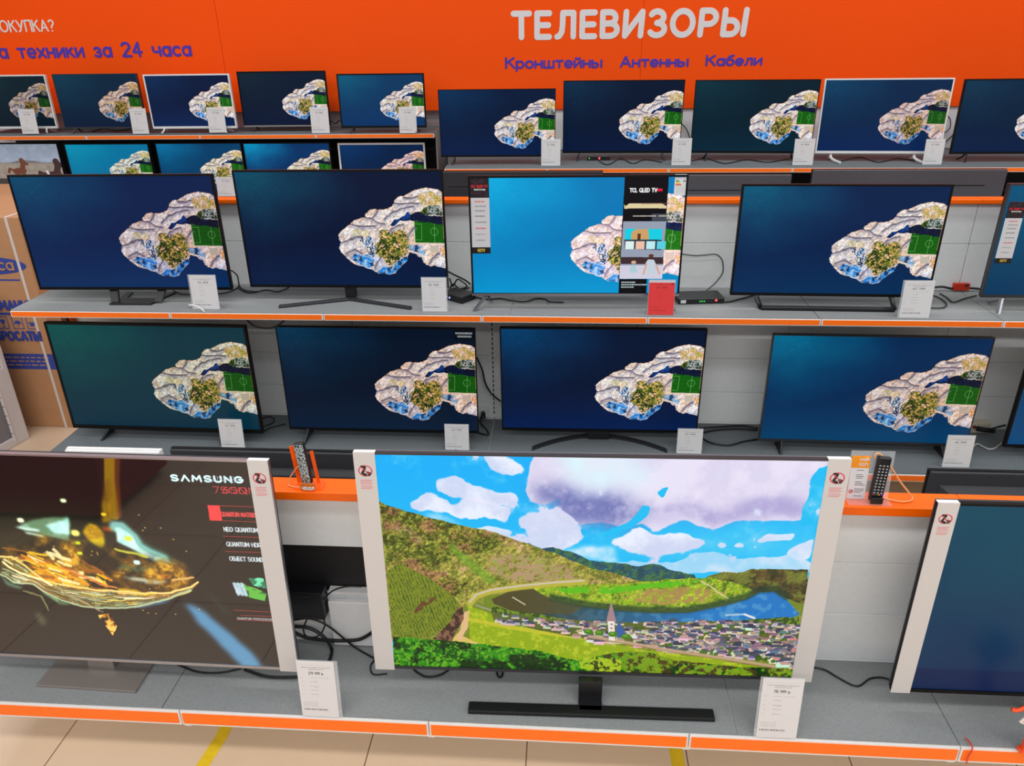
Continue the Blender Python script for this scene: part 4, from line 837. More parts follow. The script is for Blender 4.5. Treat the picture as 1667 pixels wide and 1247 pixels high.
# ---------------------------------------------------------------- shelves
def shelf(x0, x1, yf, yb, z, label, hr=.038, group='orange-railed display shelves', carpet=CARP, railtop=-.006, brackets=True, cut=None):
    c = (x0 + x1) / 2; t = thing('display_shelf', label, 'shelf', (c, (yf + yb) / 2, z - hr), 0, group)
    ym = (yf + yb) / 2; hw = (x1 - x0) / 2; F = yf - ym; B = yb - ym
    MB().box(-hw, hw, F + .006, B, .004, hr - .0065).build('shelf_board', WHP, t)
    if carpet: MB().box(-hw, hw, F + .004, B, hr - .006, hr).build('carpet', carpet, t)
    rail = MB().box(-hw + .002, hw - .002, F - .004, F + .005, 0, hr + railtop).build('price_rail', RAILW, t, bevel=.0015)
    MB().box(-hw + .008, hw - .008, F - .0065, F - .0035, hr * .14, hr * .80).build('rail_strip', STRIP, rail)
    if brackets:
        for s in (-1, 1): MB().prism([(F + .05, -.012), (B, -.012), (B, -.075), (B - .06, -.075)], s * hw - .002 * s - .0015, s * hw - .002 * s + .0015).build('bracket', DARK, t)
        for o in t.children:
            if o.name.startswith('bracket'):
                me = o.data
                for v in me.vertices: x, y, z_ = v.co; v.co = (z_, x, y + .015)
    return t
AY0, AY1, AZ = 1.875, 2.2, .28
ax = [-2.22, -1.336, -.447, .442, 1.326, 2.21]
al = ['front low shelf bay under the price card with 279 999', 'x', 'front low shelf bay carrying the black bar stand of the landscape television', 'front low shelf bay carrying the price card with 110 999', 'front low shelf bay under the plain dark blue television, far right']
al[0] = 'front low shelf bay under the liquid-picture television, far left'; al[1] = 'front low shelf bay carrying the price card with 279 999'
for i in range(5): shelf(ax[i], ax[i + 1], AY0, AY1, AZ, al[i], .072, 'low front shelf bays', brackets=False, carpet=None)
bx = [-2.846, -1.995, -1.205, -.407, .401, 1.224, 2.062, 2.90]
el = ['upper middle shelf bay at the far left end, beside the cardboard box', 'upper middle shelf bay with the price card of the far left television', 'upper middle shelf bay under the right half of the television with the boomerang stand', 'upper middle shelf bay under the left part of the bright blue television', 'upper middle shelf bay with the red price card and network switch', 'upper middle shelf bay carrying the television with the wide loop stand', 'upper middle shelf bay under the cropped television at the right edge']
fl = ['lower middle shelf bay at the far left, under the teal television', 'lower middle shelf bay with the price card of the teal television', 'lower middle shelf bay under the television with two small text lines', 'lower middle shelf bay under the left end of the arched stand', 'lower middle shelf bay right of the television with the arched stand', 'lower middle shelf bay behind the upright remote control', 'lower middle shelf bay at the far right behind the black television back']
for i in range(7):
    shelf(bx[i], bx[i + 1], 3.53, 3.994, 1.17, el[i], .038, 'upper shelf bays of the middle gondola', carpet=None)
    shelf(bx[i], bx[i + 1], 3.48, 3.994, .35, fl[i], .045, 'lower shelf bays of the middle gondola', carpet=None, brackets=False)
def mats(edges, yf, yb, z, m, labs, group):
    for i in range(len(edges) - 1):
        x0, x1 = edges[i], edges[i + 1]; c = (x0 + x1) / 2; mb = MB(); n = 24; hw = (x1 - x0) / 2 - .0022; rr = random.Random(i + int(z * 100))
        top = [(-hw + 2 * hw * k / n, rr.uniform(-.0012, .0012) ) for k in range(n + 1)]
        mb.prism([(a, b) for a, b in top] + [(hw, yb - yf), (-hw, yb - yf)], 0, .0055)
        o = mb.build('carpet_mat', m, loc=(c, yf, z)); tag(o, labs[i], 'carpet', group)
mats([-2.22, -1.40, .60, 1.322, 2.21], AY0 + .004, AY1 + .034, AZ - .006, CARP, ['grey felt mat under the far left big television on the front shelf', 'long grey felt mat under the price card with 279 999 and the black bar stand', 'grey felt mat under the price card with 110 999', 'grey felt mat at the right end of the front shelf'], 'grey felt mats on the shelves')
mats([bx[0], -.267, -.092, 1.215, 2.055, bx[-1]], 3.534, 3.994, 1.164, CARP, ['long grey felt mat on the left half of the upper middle shelf', 'narrow grey felt strip under the middle of the bright blue television', 'grey felt mat under the red price card and the network switch', 'grey felt mat under the wide loop stand', 'grey felt mat at the right end of the upper middle shelf'], 'grey felt mats on the shelves')
mats([bx[0], -.407, bx[-1]], 3.484, 3.994, .344, CARP2, ['dark grey felt mat on the left half of the lower middle shelf', 'dark grey felt mat on the right half of the lower middle shelf'], 'grey felt mats on the shelves')
cl = ['left top wall shelf bay under the white-framed television at the picture edge', 'left top wall shelf bay under the second and third televisions', 'left top wall shelf bay under the television with the chrome lower edge', 'left top wall shelf bay at its right end, under the teal-blue television']
cx = [-5.08, -4.078, -3.083, -2.09, -1.095]
for i in range(4):
    shelf(cx[i], cx[i + 1], 6.5, 7.0, 1.68, cl[i], .038, 'left top wall shelf bays', carpet=CARP2)
dl = ['second wall shelf bay under the horse-picture television', 'second wall shelf bay under the light blue television', 'second wall shelf bay under the mid blue television', 'second wall shelf bay under the white-framed half-hidden television']
for i in range(4): shelf(cx[i], cx[i + 1], 6.5, 7.0, 1.165, dl[i], .038, 'second wall shelf bays', carpet=CARP2)
rx = [-.945, -.153, .765, 1.682, 2.6, 3.52, 4.4]
rl = ['right top wall shelf bay at its left end', 'right top wall shelf bay under the television with the red light', 'right top wall shelf bay under the third television of that row', 'right top wall shelf bay under the white-framed television', 'right top wall shelf bay with the last price card', 'right top wall shelf bay beyond the picture edge']
for i in range(6): shelf(rx[i], rx[i + 1], 5.985, 6.9, 1.48, rl[i], .038, 'right top wall shelf bays', carpet=CARP2)

# gondola back walls
def gondola(name, label, xs, yp, yb, zs, capz, cap_front, cap_back, skip=(), endcap=None, slots=None, foot=None):
    t = thing(name, label, 'shelving', ((xs[0] + xs[-1]) / 2, (yp + yb) / 2, 0)); X = (xs[0] + xs[-1]) / 2; Y = (yp + yb) / 2
    for i in range(len(xs) - 1):
        for j in range(len(zs) - 1):
            if (i, j) in skip: continue
            MB().box(xs[i] + .0015 - X, xs[i + 1] - .0015 - X, yp - Y, yp + .012 - Y, zs[j] + .001, zs[j + 1] - .001).build('back_panel', PAN, t, bevel=.002)
            MB().box(xs[i] + .0015 - X, xs[i + 1] - .0015 - X, yb - .012 - Y, yb - Y, zs[j] + .001, zs[j + 1] - .001).build('rear_panel', PAN, t)
    for x in xs:
        MB().box(x - .018 - X, x + .018 - X, yp + .013 - Y, yb - .013 - Y, 0, zs[-1]).build('upright', DARK if not slots else BLACK, t)
    for i in range(len(xs) - 1):
        MB().box(xs[i] + .0008 - X, xs[i + 1] - .0008 - X, cap_front - Y, cap_back - Y, capz[0], capz[1]).build('top_cap', CAP, t, bevel=.003)
    MB().box(xs[0] - X, xs[-1] - X, yp + .0 - Y, yb - Y, .03, .115).build('kick_plate', PAN, t)
    return t, X, Y
tA, XA, YA = gondola('shelving_gondola', 'low front gondola back wall of white panels with a bright orange top cap', ax, 2.236, 2.270, [.14, .285, .503, .730, .966], (.967, 1.0), 2.178, 2.274, skip=((1, 2),))
for i, x in enumerate(ax[1:5]):
    MB().cyl(x + .045 - XA, 1.925 - YA, .178, .206, .02).build('rail_end_cap', WHP, tA)
    MB().box(x - .012 - XA, x + .012 - XA, 1.90 - YA, 2.236 - YA, .17, .205).build('base_bracket', WHP, tA)
# rear shelf of the low gondola
t = tA
MB().box(ax[0] - XA, ax[-1] - XA, 2.276 - YA, 2.70 - YA, .25, .28).build('rear_shelf', CARP, tA)
# dark interior of the opening with the set-top box: a board whose dark colour stands in for it
MB().box(-1.33 - XA, -.45 - XA, 2.262 - YA, 2.269 - YA, .505, .728).build('inner_board', DARK, tA)
MB().box(-.873 - XA, -.46 - XA, 2.205 - YA, 2.235 - YA, .285, .497).build('cable_duct', WHP, tA, bevel=.004)
MB().box(-.873 - XA, -.46 - XA, 2.225 - YA, 2.258 - YA, .515, .530).build('duct_lid', WHP, tA)
tB, XB, YB = gondola('shelving_gondola', 'two-sided middle gondola back wall of white panels with an orange top edge', bx, 4.0, 4.04, [.12, .355, .548, .757, .965, 1.135, 1.412, 1.622], (1.623, 1.645), 3.965, 4.045)
MB().box(bx[0] - .03 - XB, bx[0] - .001 - XB, 3.93 - YB, 4.09 - YB, .02, 1.64).build('end_post', mat('shaded_end_post', (92, 44, 30), .5), tB)  # orange-brown end of the back wall, its shade put into the base colour
MB().box(bx[0] + .0 - XB, bx[0] + .012 - XB, 3.955 - YB, 3.9985 - YB, .36, 1.04).build('end_trim', CAP, tB)
m_ = MB()
for k in range(25): m_.box(-.407 - .003 - XB, -.407 + .003 - XB, 3.9965 - YB, 3.9985 - YB, .385 + k * .029, .385 + k * .029 + .018)
m_.build('slot_row', BLACK, tB)
MB().box(-.407 - .016 - XB, -.407 + .016 - XB, 3.9985 - YB, 4.002 - YB, .36, 1.12).build('slotted_upright', PAN, tB)
MB().box(bx[0] - XB, bx[-1] - XB, 4.045 - YB, 4.48 - YB, 1.13, 1.17).build('rear_shelf', CARP, tB)
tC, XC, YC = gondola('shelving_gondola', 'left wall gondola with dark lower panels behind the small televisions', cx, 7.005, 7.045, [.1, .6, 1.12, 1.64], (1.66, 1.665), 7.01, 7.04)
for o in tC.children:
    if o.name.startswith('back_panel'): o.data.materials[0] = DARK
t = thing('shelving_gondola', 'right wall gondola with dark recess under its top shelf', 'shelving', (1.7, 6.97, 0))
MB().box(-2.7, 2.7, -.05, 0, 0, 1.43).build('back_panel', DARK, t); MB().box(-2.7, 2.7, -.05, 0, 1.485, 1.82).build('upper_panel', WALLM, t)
t2 = t
for i in range(7): MB().box(rx[i] - 1.7 - .015, rx[i] - 1.7 + .015, -.062, -.052, 1.14, 1.44).build('upright', GUN, t)
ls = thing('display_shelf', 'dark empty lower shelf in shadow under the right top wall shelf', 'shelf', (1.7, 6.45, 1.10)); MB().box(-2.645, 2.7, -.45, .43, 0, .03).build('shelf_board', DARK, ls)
t = thing('side_panel', 'grey side panel closing the left top wall shelf at its right end', 'panel', (-1.085, 6.76, 0)); MB().box(-.006, .006, -.24, .24, 1.13, 1.70).build('panel', mat('grey_side_panel', (120, 116, 118), .6), t)

# ---------------------------------------------------------------- televisions
def tv(name, X, Y, zs, zb, Wd, asp, yaw, tilt, screen, label, frame=BEZ, stand=None, bz=.009, bb=.014, case=BACKM, strips=(), group=None, trim=None, rear=False, bulge=(.72, .55, .055)):
    t = thing('television', label, 'television', (X, Y, zs), yaw + (math.pi if rear else 0), group)
    Hh = Wd * asp; h = Wd / 2; g = zb - zs; L = dict(loc=(0, 0, g), rot=(-tilt, 0, 0))
    rs = MB().box(-h + .001, h - .001, .012, .026, .001, Hh - .001).build('rear_shell', case, t, bevel=.004, **L)
    bw, bh, bd = bulge
    a = [(-h * bw, .026, .02), (h * bw, .026, .02), (h * bw, .026, Hh * bh), (-h * bw, .026, Hh * bh)]
    k = .90
    b_ = [(-h * bw * k, .026 + bd, .035), (h * bw * k, .026 + bd, .035), (h * bw * k, .026 + bd, Hh * bh - (.05 if bd > .03 else .02)), (-h * bw * k, .026 + bd, Hh * bh - (.05 if bd > .03 else .02))]
    MB().hull8(b_[::-1], a[::-1]).build('rear_casing', case, rs, bevel=.003)
    m = MB(); m.box(-h, h, -.004, .012, Hh - bz, Hh); m.box(-h, h, -.004, .012, 0, bb); m.box(-h, -h + bz, -.004, .012, bb, Hh - bz); m.box(h - bz, h, -.004, .012, bb, Hh - bz)
    bo = m.build('bezel', frame, t, **L)
    MB().box(-h + bz, h - bz, -.0005, .0115, bb, Hh - bz, front_uv=True).build('screen', screen, t, **L)
    if trim: MB().box(-h, h, -.0065, -.0035, 0, trim[1]).build('bottom_trim', trim[0], bo)
    if strips:
        sm, (w_) = strips[0], .040 * Wd + bz
        for s in strips[1]:
            x0, x1 = (-h - .002, -h + w_) if s < 0 else (h - w_, h + .002)
            so = MB().box(x0, x1, -.0075, -.0045, -.002, Hh + .003, front_uv=True).build('side_strip', sm, t, **L)
            MB().box(x0, x1, -.0045, .012, Hh + .0005, Hh + .0025).build('strip_top_fold', WHP, so)
    if stand: stand(t, Wd, g)
    return t
def foot_mesh(x, s, g, yf, yr, m, t, spread=.0, r=.007, nm='foot'):
    """inverted V foot: from the lower edge down to two points on the shelf"""
    mb = MB(); mb.tube([(x, .012, g + .012), (x + s * spread * .4, yf * .5, g * .55), (x + s * spread, yf, r)], r, 6, 1); mb.tube([(x, .012, g + .012), (x + s * spread * .4, yr * .5, g * .55), (x + s * spread, yr, r)], r, 6, 1)
    mb.build(nm, m, t)
def small_feet(m=BLACK, xo=.36, yf=-.035, yr=.10, spread=.02, r=.007):
    def f(t, Wd, g):
        for s in (-1, 1): foot_mesh(s * xo * Wd, s, g, yf, yr, m, t, spread, r)
    return f
CL5, CL8 = .585, .572
I = isle_pic
GR = 'televisions showing the rocky island'
lowt = (SILV, .010)
# left top wall shelf
tv('C1', -4.788, 6.655, 1.68, 1.72, .741, CL5, 0, .007, I('screen_picture', (40, 40, 56), (20, 20, 40), (12, 12, 34), (.78, .74, .72), 1.2), 'small white-framed television at the left picture edge on the top wall shelf', WHP, small_feet(WHP), .011, .018, WHP)
tv('C2', -3.960, 6.616, 1.68, 1.72, .747, CL5, -.029, -.003, I('screen_picture', (24, 44, 76), (10, 26, 60), (6, 14, 52), (.9, .82, .76)), 'small grey-rimmed television second from the left on the top wall shelf', GUN, small_feet(), .007, .014)
tv('C3', -3.153, 6.580, 1.68, 1.72, .731, CL5, .005, -.001, I('screen_picture', (10, 30, 80), (4, 12, 58), (6, 24, 80)), 'small white-framed television in the middle of the left top wall shelf', WHP, small_feet(WHP), .011, .018, WHP)
tv('C4', -2.385, 6.673, 1.68, 1.72, .748, CL5, .012, .016, I('screen_picture', (24, 22, 48), (6, 12, 46), (4, 10, 50)), 'small black television with shiny chrome lower edge on the left top wall shelf', BEZ, small_feet(), .011, .018, trim=(SILV, .012))
tv('C5', -1.518, 6.527, 1.68, 1.72, .714, CL5, -.005, .009, I('screen_picture', (10, 76, 120), (14, 44, 96), (4, 40, 100)), 'small black television with teal-blue sea at the right end of the left top shelf', BEZ, small_feet(), .011, .018)
# right top wall shelf
tv('C6', -.543, 6.150, 1.48, 1.54, .895, CL5 - .03, .01, -.012, I('screen_picture', (0, 36, 84), (2, 14, 56), (2, 18, 70)), 'black television standing lowest on the right top wall shelf, at its left end', BEZ, small_feet(xo=.38), .005, .014)
tv('C7', .423, 6.326, 1.48, 1.54, .924, CL5, -.018, -.024, I('screen_picture', (24, 32, 70), (4, 10, 46), (2, 12, 58)), 'black television with small green and red lights below it on the right top shelf', BEZ, small_feet(xo=.35), .006, .016)
tv('C8', 1.422, 6.291, 1.48, 1.54, .916, CL5, -.062, -.011, I('screen_picture', (16, 36, 60), (2, 20, 44), (4, 28, 56)), 'black television directly left of the white-framed one on the right top shelf', BEZ, small_feet(xo=.35), .006, .016)
def boomer_feet(t, Wd, g):
    for s in (-1, 1):
        x = s * .335 * Wd
        MB().tube([(x - .02, .03, g + .015), (x - .03, .0, g * .55), (x - .015, -.06, .016), (x + .012, -.13, .010)], .010, 6, 3).build('foot', WHP, t)
        MB().tube([(x - .03, .0, g * .5), (x - .02, .10, .010)], .009, 6, 1).build('rear_foot', WHP, t)
tv('C9', 2.375, 6.248, 1.48, 1.54, .919, CL5, -.051, .032, I('screen_picture', (14, 50, 96), (2, 26, 72), (0, 24, 84), (.94, .88, .88)), 'large white-framed television with white curved feet on the right top wall shelf', WHP, boomer_feet, .010, .018, WHP)
tv('C10', 3.348, 6.20, 1.48, 1.54, .905, CL5, .002, .016, I('screen_picture', (30, 40, 76), (2, 20, 58), (0, 18, 66)), 'black television cut by the right picture edge on the top wall shelf', BEZ, small_feet(xo=.36), .010, .016)
# second wall shelf
tv('D1', -4.86, 6.60, 1.165, 1.19, .88, .475, 0, 0, horses(), 'television showing running horses on a dusty plain, left edge', BEZ, small_feet(xo=.3), .012, .018, bulge=(.7, .5, .04))
tv('D2', -3.985, 6.60, 1.165, 1.185, .765, .545, 0, 0, I('screen_picture', (0, 130, 176), (0, 104, 158), (0, 96, 150), (.95, 1, .96)), 'television with light blue sea half hidden on the second wall shelf', BEZ, small_feet(), .012, .018)
tv('D3', -3.165, 6.60, 1.165, 1.185, .765, .545, 0, 0, I('screen_picture', (0, 100, 160), (0, 52, 104), (0, 60, 120), (1, 1, .94)), 'television with mid blue sea half hidden on the second wall shelf', BEZ, small_feet(), .010, .018)
tv('D4', -2.392, 6.60, 1.165, 1.185, .760, .545, 0, 0, I('screen_picture', (0, 130, 190), (0, 40, 100), (0, 50, 120), (1, 1, .95)), 'television with cyan upper left corner half hidden on the second wall shelf', BEZ, small_feet(), .010, .018)
tv('D5', -1.572, 6.60, 1.165, 1.185, .745, .545, 0, 0, I('screen_picture', (0, 40, 100), (0, 22, 70), (0, 30, 90), (1, .9, .9)), 'white-framed television half hidden on the second wall shelf', WHP, small_feet(WHP), .014, .018, WHP)
# upper middle shelf
def stand_e1(t, Wd, g):
    z = .006
    for s in (-1, 1): MB().hull8([(s * .115 - .02, -.02, z + .004), (s * .115 + .02, -.02, z + .004), (s * .115 + .02, -.004, z + .004), (s * .115 - .02, -.004, z + .004)], [(s * .135 - .022, .03, g + .02), (s * .135 + .022, .03, g + .02), (s * .135 + .022, .05, g + .02), (s * .135 - .022, .05, g + .02)]).build('stand_leg', BLACK, t)
    MB().prism([(-.135, -.045), (.09, -.045), (.115, .07), (.135, .15), (.105, .15), (.075, .05), (-.085, .05), (-.105, .15), (-.135, .15), (-.125, .05)], 0, z * 1.6).build('stand_base', BLACK, t, bevel=.002)
tv('E1', -2.232, 3.668, 1.17, 1.24, 1.027, CL8, .022, -.008, I('screen_picture', (2, 58, 104), (2, 20, 74), (6, 34, 92), (.92, .90, .93), 1.1), 'dark blue television at the far left of the upper middle shelf, black trapezoid stand', BEZ, stand_e1)
def stand_e2(t, Wd, g):
    MB().box(-.028, .028, .015, .05, .010, g + .06).build('stand_neck', BLACK, t, bevel=.004)
    for s, (dx, dy) in ((-1, (-.335, -.125)), (1, (.345, -.135))):
        MB().prism([(0, .02), (0, -.012), (dx, dy - .012), (dx + s * .004, dy + .014)][::s], 0, .013).build('stand_arm', GUN, t, bevel=.003)
tv('E2', -1.120, 3.733, 1.17, 1.24, 1.041, CL8, .008, -.001, I('screen_picture', (0, 62, 98), (0, 8, 50), (0, 18, 66)), 'television on a grey boomerang stand on the upper middle shelf', BEZ, stand_e2)
def stand_legs(pts, r=.008, m=GUN):
    def f(t, Wd, g):
        for (x, x2, yf) in pts:
            MB().hull8([(x2 - r, yf - .01, 0), (x2 + r, yf - .01, 0), (x2 + r, yf + .015, 0), (x2 - r, yf + .015, 0)], [(x - r, .01, g + .01), (x + r, .01, g + .01), (x + r, .03, g + .01), (x - r, .03, g + .01)]).build('stand_leg', m, t)
            MB().tube([(x, .02, g * .8), (x, .12, .006)], .007, 6, 1).build('stand_leg', m, t)
    return f
tE3 = tv('E3', .048, 3.631, 1.17, 1.24, 1.022, CL8, .024, -.008, I('screen_picture', (0, 160, 226), (0, 112, 186), (0, 140, 212), (1.12, 1.04, 1.06), .8, tcl_overlay), 'bright blue television with a dark feature panel shown on its screen', BEZ, stand_legs([(-.43, -.50, -.03), (.43, .49, -.02)]), trim=(SILV, .012))
def sticker(t, name, x0, x1, z0, z1, m, y=-.0072): MB().box(x0, x1, y - .0008, y, z0, z1, front_uv=True).build(name, m, t)
fs = feature_strip_pic()
sticker(tE3, 'feature_strip', -.506, -.413, .285, .648, fs, -.0045 - .0)
sticker(tE3, 'energy_label', .449, .503, .560, .657, energy_pic(), -.0045)
def stand_e4(t, Wd, g):
    for s in (-1, 1): MB().tube([(s * .30, .09, g + .015), (s * .325, .075, g * .7), (s * .318, -.01, .012)], .012, 8, 3).build('stand_leg', BLACK, t)
    MB().box(-.318, .318, -.026, .004, 0, .020).build('stand_bar', BLACK, t, bevel=.005)
tv('E4', 1.281, 3.655, 1.17, 1.24, .940, CL8, -.016, -.007, I('screen_picture', (0, 74, 118), (0, 22, 74), (0, 36, 88)), 'television on a wide black loop stand on the upper middle shelf', BEZ, stand_e4)
tE5 = tv('E5', 2.468, 3.657, 1.17, 1.24, .943, CL8, 0, -.005, I('screen_picture', (0, 70, 120), (0, 56, 100), (0, 44, 92)), 'silver-edged television with paper feature strip, cut by the right picture edge', GUN, stand_legs([(-.36, -.385, -.03), (.36, .385, -.03)], .005, SILV), .009, .014)
sticker(tE5, 'feature_strip', -.452, -.376, .24, .528, fs, -.0045)
# lower middle shelf
def stand_blades(xs, yf=-.07, m=BLACK, r=.008):
    def f(t, Wd, g):
        for x, dx in xs: MB().hull8([(x + dx - r, yf - .01, 0), (x + dx + r, yf - .01, 0), (x + dx + r, .09, 0), (x + dx - r, .09, 0)], [(x - r, .0, g + .008), (x + r, .0, g + .008), (x + r, .02, g + .008), (x - r, .02, g + .008)]).build('foot', m, t, bevel=.003)
    return f
tv('F1', -2.234, 3.665, .35, .41, 1.12, CL8, -.018, .005, I('screen_picture', (0, 66, 74), (2, 40, 62), (0, 34, 62), (.88, .9, .84), 1.1), 'television with dark teal sea at the left end of the lower middle shelf', BEZ, stand_blades([(-.345, -.04), (.31, .01)], -.03), .012, .022)
tv('F2', -1.004, 3.712, .35, .41, 1.073, CL8, -.003, .02, I('screen_picture', (0, 38, 76), (6, 8, 38), (18, 18, 52), (.96, .92, .90), 1.05, hisense_overlay), 'television with two small text lines in its upper right corner, lower middle shelf', BEZ, stand_blades([(-.43, -.01), (.40, .02)], -.09, GUN, .006), .005, .012)
def stand_f3(t, Wd, g):
    MB().box(-.06, .06, .0, .05, .008, g + .05).build('stand_neck', BLACK, t, bevel=.004)
    n = 14; o = []; i_ = []
    for k in range(n + 1):
        u = k / n * 2 - 1; y = .045 - .155 * u * u; o.append((u * .365, y + .014)); i_.append((u * .365, y - .018))
    m = MB()
    for k in range(n): m.hull8([(*i_[k], 0), (*i_[k + 1], 0), (*o[k + 1], 0), (*o[k], 0)][::1], [(*i_[k], .012), (*i_[k + 1], .012), (*o[k + 1], .012), (*o[k], .012)])
    m.build('stand_arch', GUN, t)
tv('F3', .198, 3.761, .35, .41, 1.077, CL8, .009, -.026, I('screen_picture', (2, 50, 104), (0, 8, 48), (0, 18, 76)), 'television on a dark arched stand in the middle of the lower shelf', BEZ, stand_f3, .007, .014)
tv('F4', 1.592, 3.684, .35, .41, 1.074, CL8, -.015, .002, I('screen_picture', (0, 92, 140), (0, 30, 82), (0, 52, 104), (.94, .90, .88)), 'thin grey-framed television on slim legs, right part of the lower middle shelf', GUN, stand_blades([(-.415, -.01), (.41, .01)], -.05, BLACK, .005), .006, .014)
tv('F5', 2.835, 3.68, .35, .41, 1.03, CL8, 0, 0, I('screen_picture', (4, 56, 112), (14, 52, 104), (30, 60, 120)), 'cropped dark blue television at the right picture edge on the lower shelf', BEZ, small_feet(), .012, .016)
# front shelf
SP = strip_pic()
TAUPE = mat('taupe_stand_plate', (150, 142, 136), .35, .4)
def stand_g1(t, Wd, g):
    MB().box(-.10, .0, .05, .075, .010, g + .12).build('stand_neck', TAUPE, t)
    MB().prism([(-.246, -.045), (.136, -.052), (.132, .10), (-.246, .10)], 0, .010).build('stand_base', TAUPE, t, bevel=.002)
tv('G1', -1.662, 1.987, .28, .38, 1.473, CL8, -.009, .043, liquid(), 'big television showing golden liquid and red and white text, front left', SILV, stand_g1, .006, .012, strips=(SP, (1, -1)))
def stand_g2(t, Wd, g):
    MB().box(-.040, .042, -.040, -.010, .012, g - .001).build('stand_neck', BLACK, t, bevel=.004)
    MB().box(-.425, .425, -.105, -.060, 0, .016).build('stand_bar', BLACK, t, bevel=.004)
    MB().box(-.040, .042, -.085, -.02, 0, .016).build('stand_foot', BLACK, t, bevel=.003)
tv('G2', .109, 2.021, .28, .38, 1.52, CL8, .016, .031, landscape(), 'huge television showing a river valley with village and vineyards, front centre', GUN, stand_g2, .006, .012, case=mat('grey_shell', (92, 98, 104), .35, .3), strips=(SP, (-1, 1)))
tv('G3', 1.788, 2.005, .28, .38, 1.32, CL8, .004, .012, plain_pic(), 'big plain dark blue television cut by the right picture edge, front right', BEZ, small_feet(xo=.12, yf=.03), .008, .014, strips=(SP, (-1,)))
# televisions on the far side of the gondolas, seen from behind
GREYC = mat('grey_casing', (74, 76, 82), .38, var=.05)
for X, Y, zs, zb, Wd, asp, lab, case, bul in (
    (-.28, 4.30, 1.17, 1.20, .95, .565, 'back of a black glossy television behind the orange edge left of the bright blue one', BACKM, (.96, .72, .05)),
    (.775, 4.30, 1.17, 1.20, .86, .60, 'back of a black television behind the orange edge between two front televisions', GREYC, (.98, .80, .05)),
    (1.79, 4.25, 1.17, 1.20, .99, .555, 'wide dark grey back of a television rising above the one with the loop stand', GREYC, (.95, .62, .04)),
    (-.87, 2.50, .28, .33, 1.30, .503, 'back of a wide black television behind the foil-wrapped remote', BACKM, (.97, .90, .03)),
    (2.08, 2.50, .28, .33, 1.49, .425, 'back of a black television with sloping casing above the plain blue television', BACKM, (.95, .92, .06))):
    r_ = tv('R', X, Y, zs, zb, Wd, asp, 0, 0, BLACK, lab, BEZ, small_feet(), rear=True, bulge=bul, case=case)
    MB().box(-Wd * .40, Wd * .40, .0255, .0268, Wd * asp - .085, Wd * asp - .080).build('casing_groove', BLACK, r_, loc=(0, 0, zb - zs))
tv('R', -1.735, 2.47, .28, .33, .38, 1.735, 0, 0, BLACK, 'white panel edge peeping up behind the liquid-picture television', WHP, None, rear=True, case=WHP, bulge=(.8, .6, .01))

# ---------------------------------------------------------------- price cards
PRI = {'E1': '72 999', 'E2': '55 999', 'E3': '54 999', 'E4': '67 799', 'F1': '27 999', 'F2': '44 799', 'F3': '64 999', 'F4': '46 999', 'G1': '279 999 р.', 'G2': '110 999 р.'}
CLAB = {'C1': 'white price card in front of the white-framed television at the left edge', 'C2': 'white price card at the right corner of the second small television', 'C3': 'white price card in front of the middle white-framed small television', 'C4': 'white price card beside the television with the chrome lower edge', 'C5': 'white price card at the right end of the left top shelf',
'C6': 'white price card at the leftmost television of the right top shelf', 'C7': 'white price card right of the television with the red light', 'C8': 'white price card left of the white-framed right television', 'C9': 'white price card over the right foot of the white-framed right television',
'E1': 'white price card with a white clip below the far left upper television', 'E2': 'white price card right of the boomerang stand, beside the media box', 'E3': 'red price card in front of the bright blue television', 'E4': 'white price card over the right end of the loop stand',
'F1': 'white price card in front of the teal television', 'F2': 'nearly square white price card on the lower shelf left of the slotted upright', 'F3': 'white price card right of the arched stand', 'F4': 'white price card on the lower shelf at the right, above a black television back',
'G1': 'large white price card reading 279 999 in a clear holder', 'G2': 'large white price card reading 110 999 below the landscape television', 'D3': 'white card low in front of the mid blue television on the second wall shelf'}
CM = {}
for i, (n, x, y, z, w, h) in enumerate(CARDS):
    z = max(z, {'C': 1.68 if x < -1 else 1.48, 'E': 1.17, 'F': .35, 'G': .28, 'D': 1.165}[n[0]] + .0005)
    key = PRI.get(n, '15 999') ; red = n == 'E3'
    if (key, red) not in CM: CM[(key, red)] = card_pic(key, red, i)
    t = thing('price_card', CLAB[n], 'price card', (x, y, z), 0, 'price cards in clear holders'); lean = .08
    sx = {'G1': .010, 'E1': -.006, 'G2': -.006, 'E4': -.006, 'E2': .004}.get(n, 0)
    MB().box(-w / 2 - .002 + min(sx, 0), w / 2 + .002 + max(sx, 0), .0012, .0025, 0, h).build('clear_holder', ACR, t, rot=(-lean, 0, 0))
    MB().box(-w / 2, w / 2, .0025, .035, 0, .0012).build('holder_foot', ACR, t)
    MB().box(-w / 2, w / 2, 0, .0011, .001, h - .003, front_uv=True).build('paper', CM[(key, red)], t, rot=(-lean, 0, 0))
t = thing('cable_clip', 'small white plastic clip lying across the price card of the far left upper television', 'clip', (-1.85, 3.548, 1.172))
MB().tube([(-.045, -.005, .030), (-.01, -.010, .028), (.02, -.014, .014), (.035, -.016, -.002)], .004, 6, 4).build('clip', WHP, t)

# ---------------------------------------------------------------- cables
for i, (lab, r, c, pts) in enumerate(CABLES):
    o = MB().tube(pts, r, 8, 6).build('cable', CABM[c], smooth=True); tag(o, lab, 'cable', 'cables between the televisions')

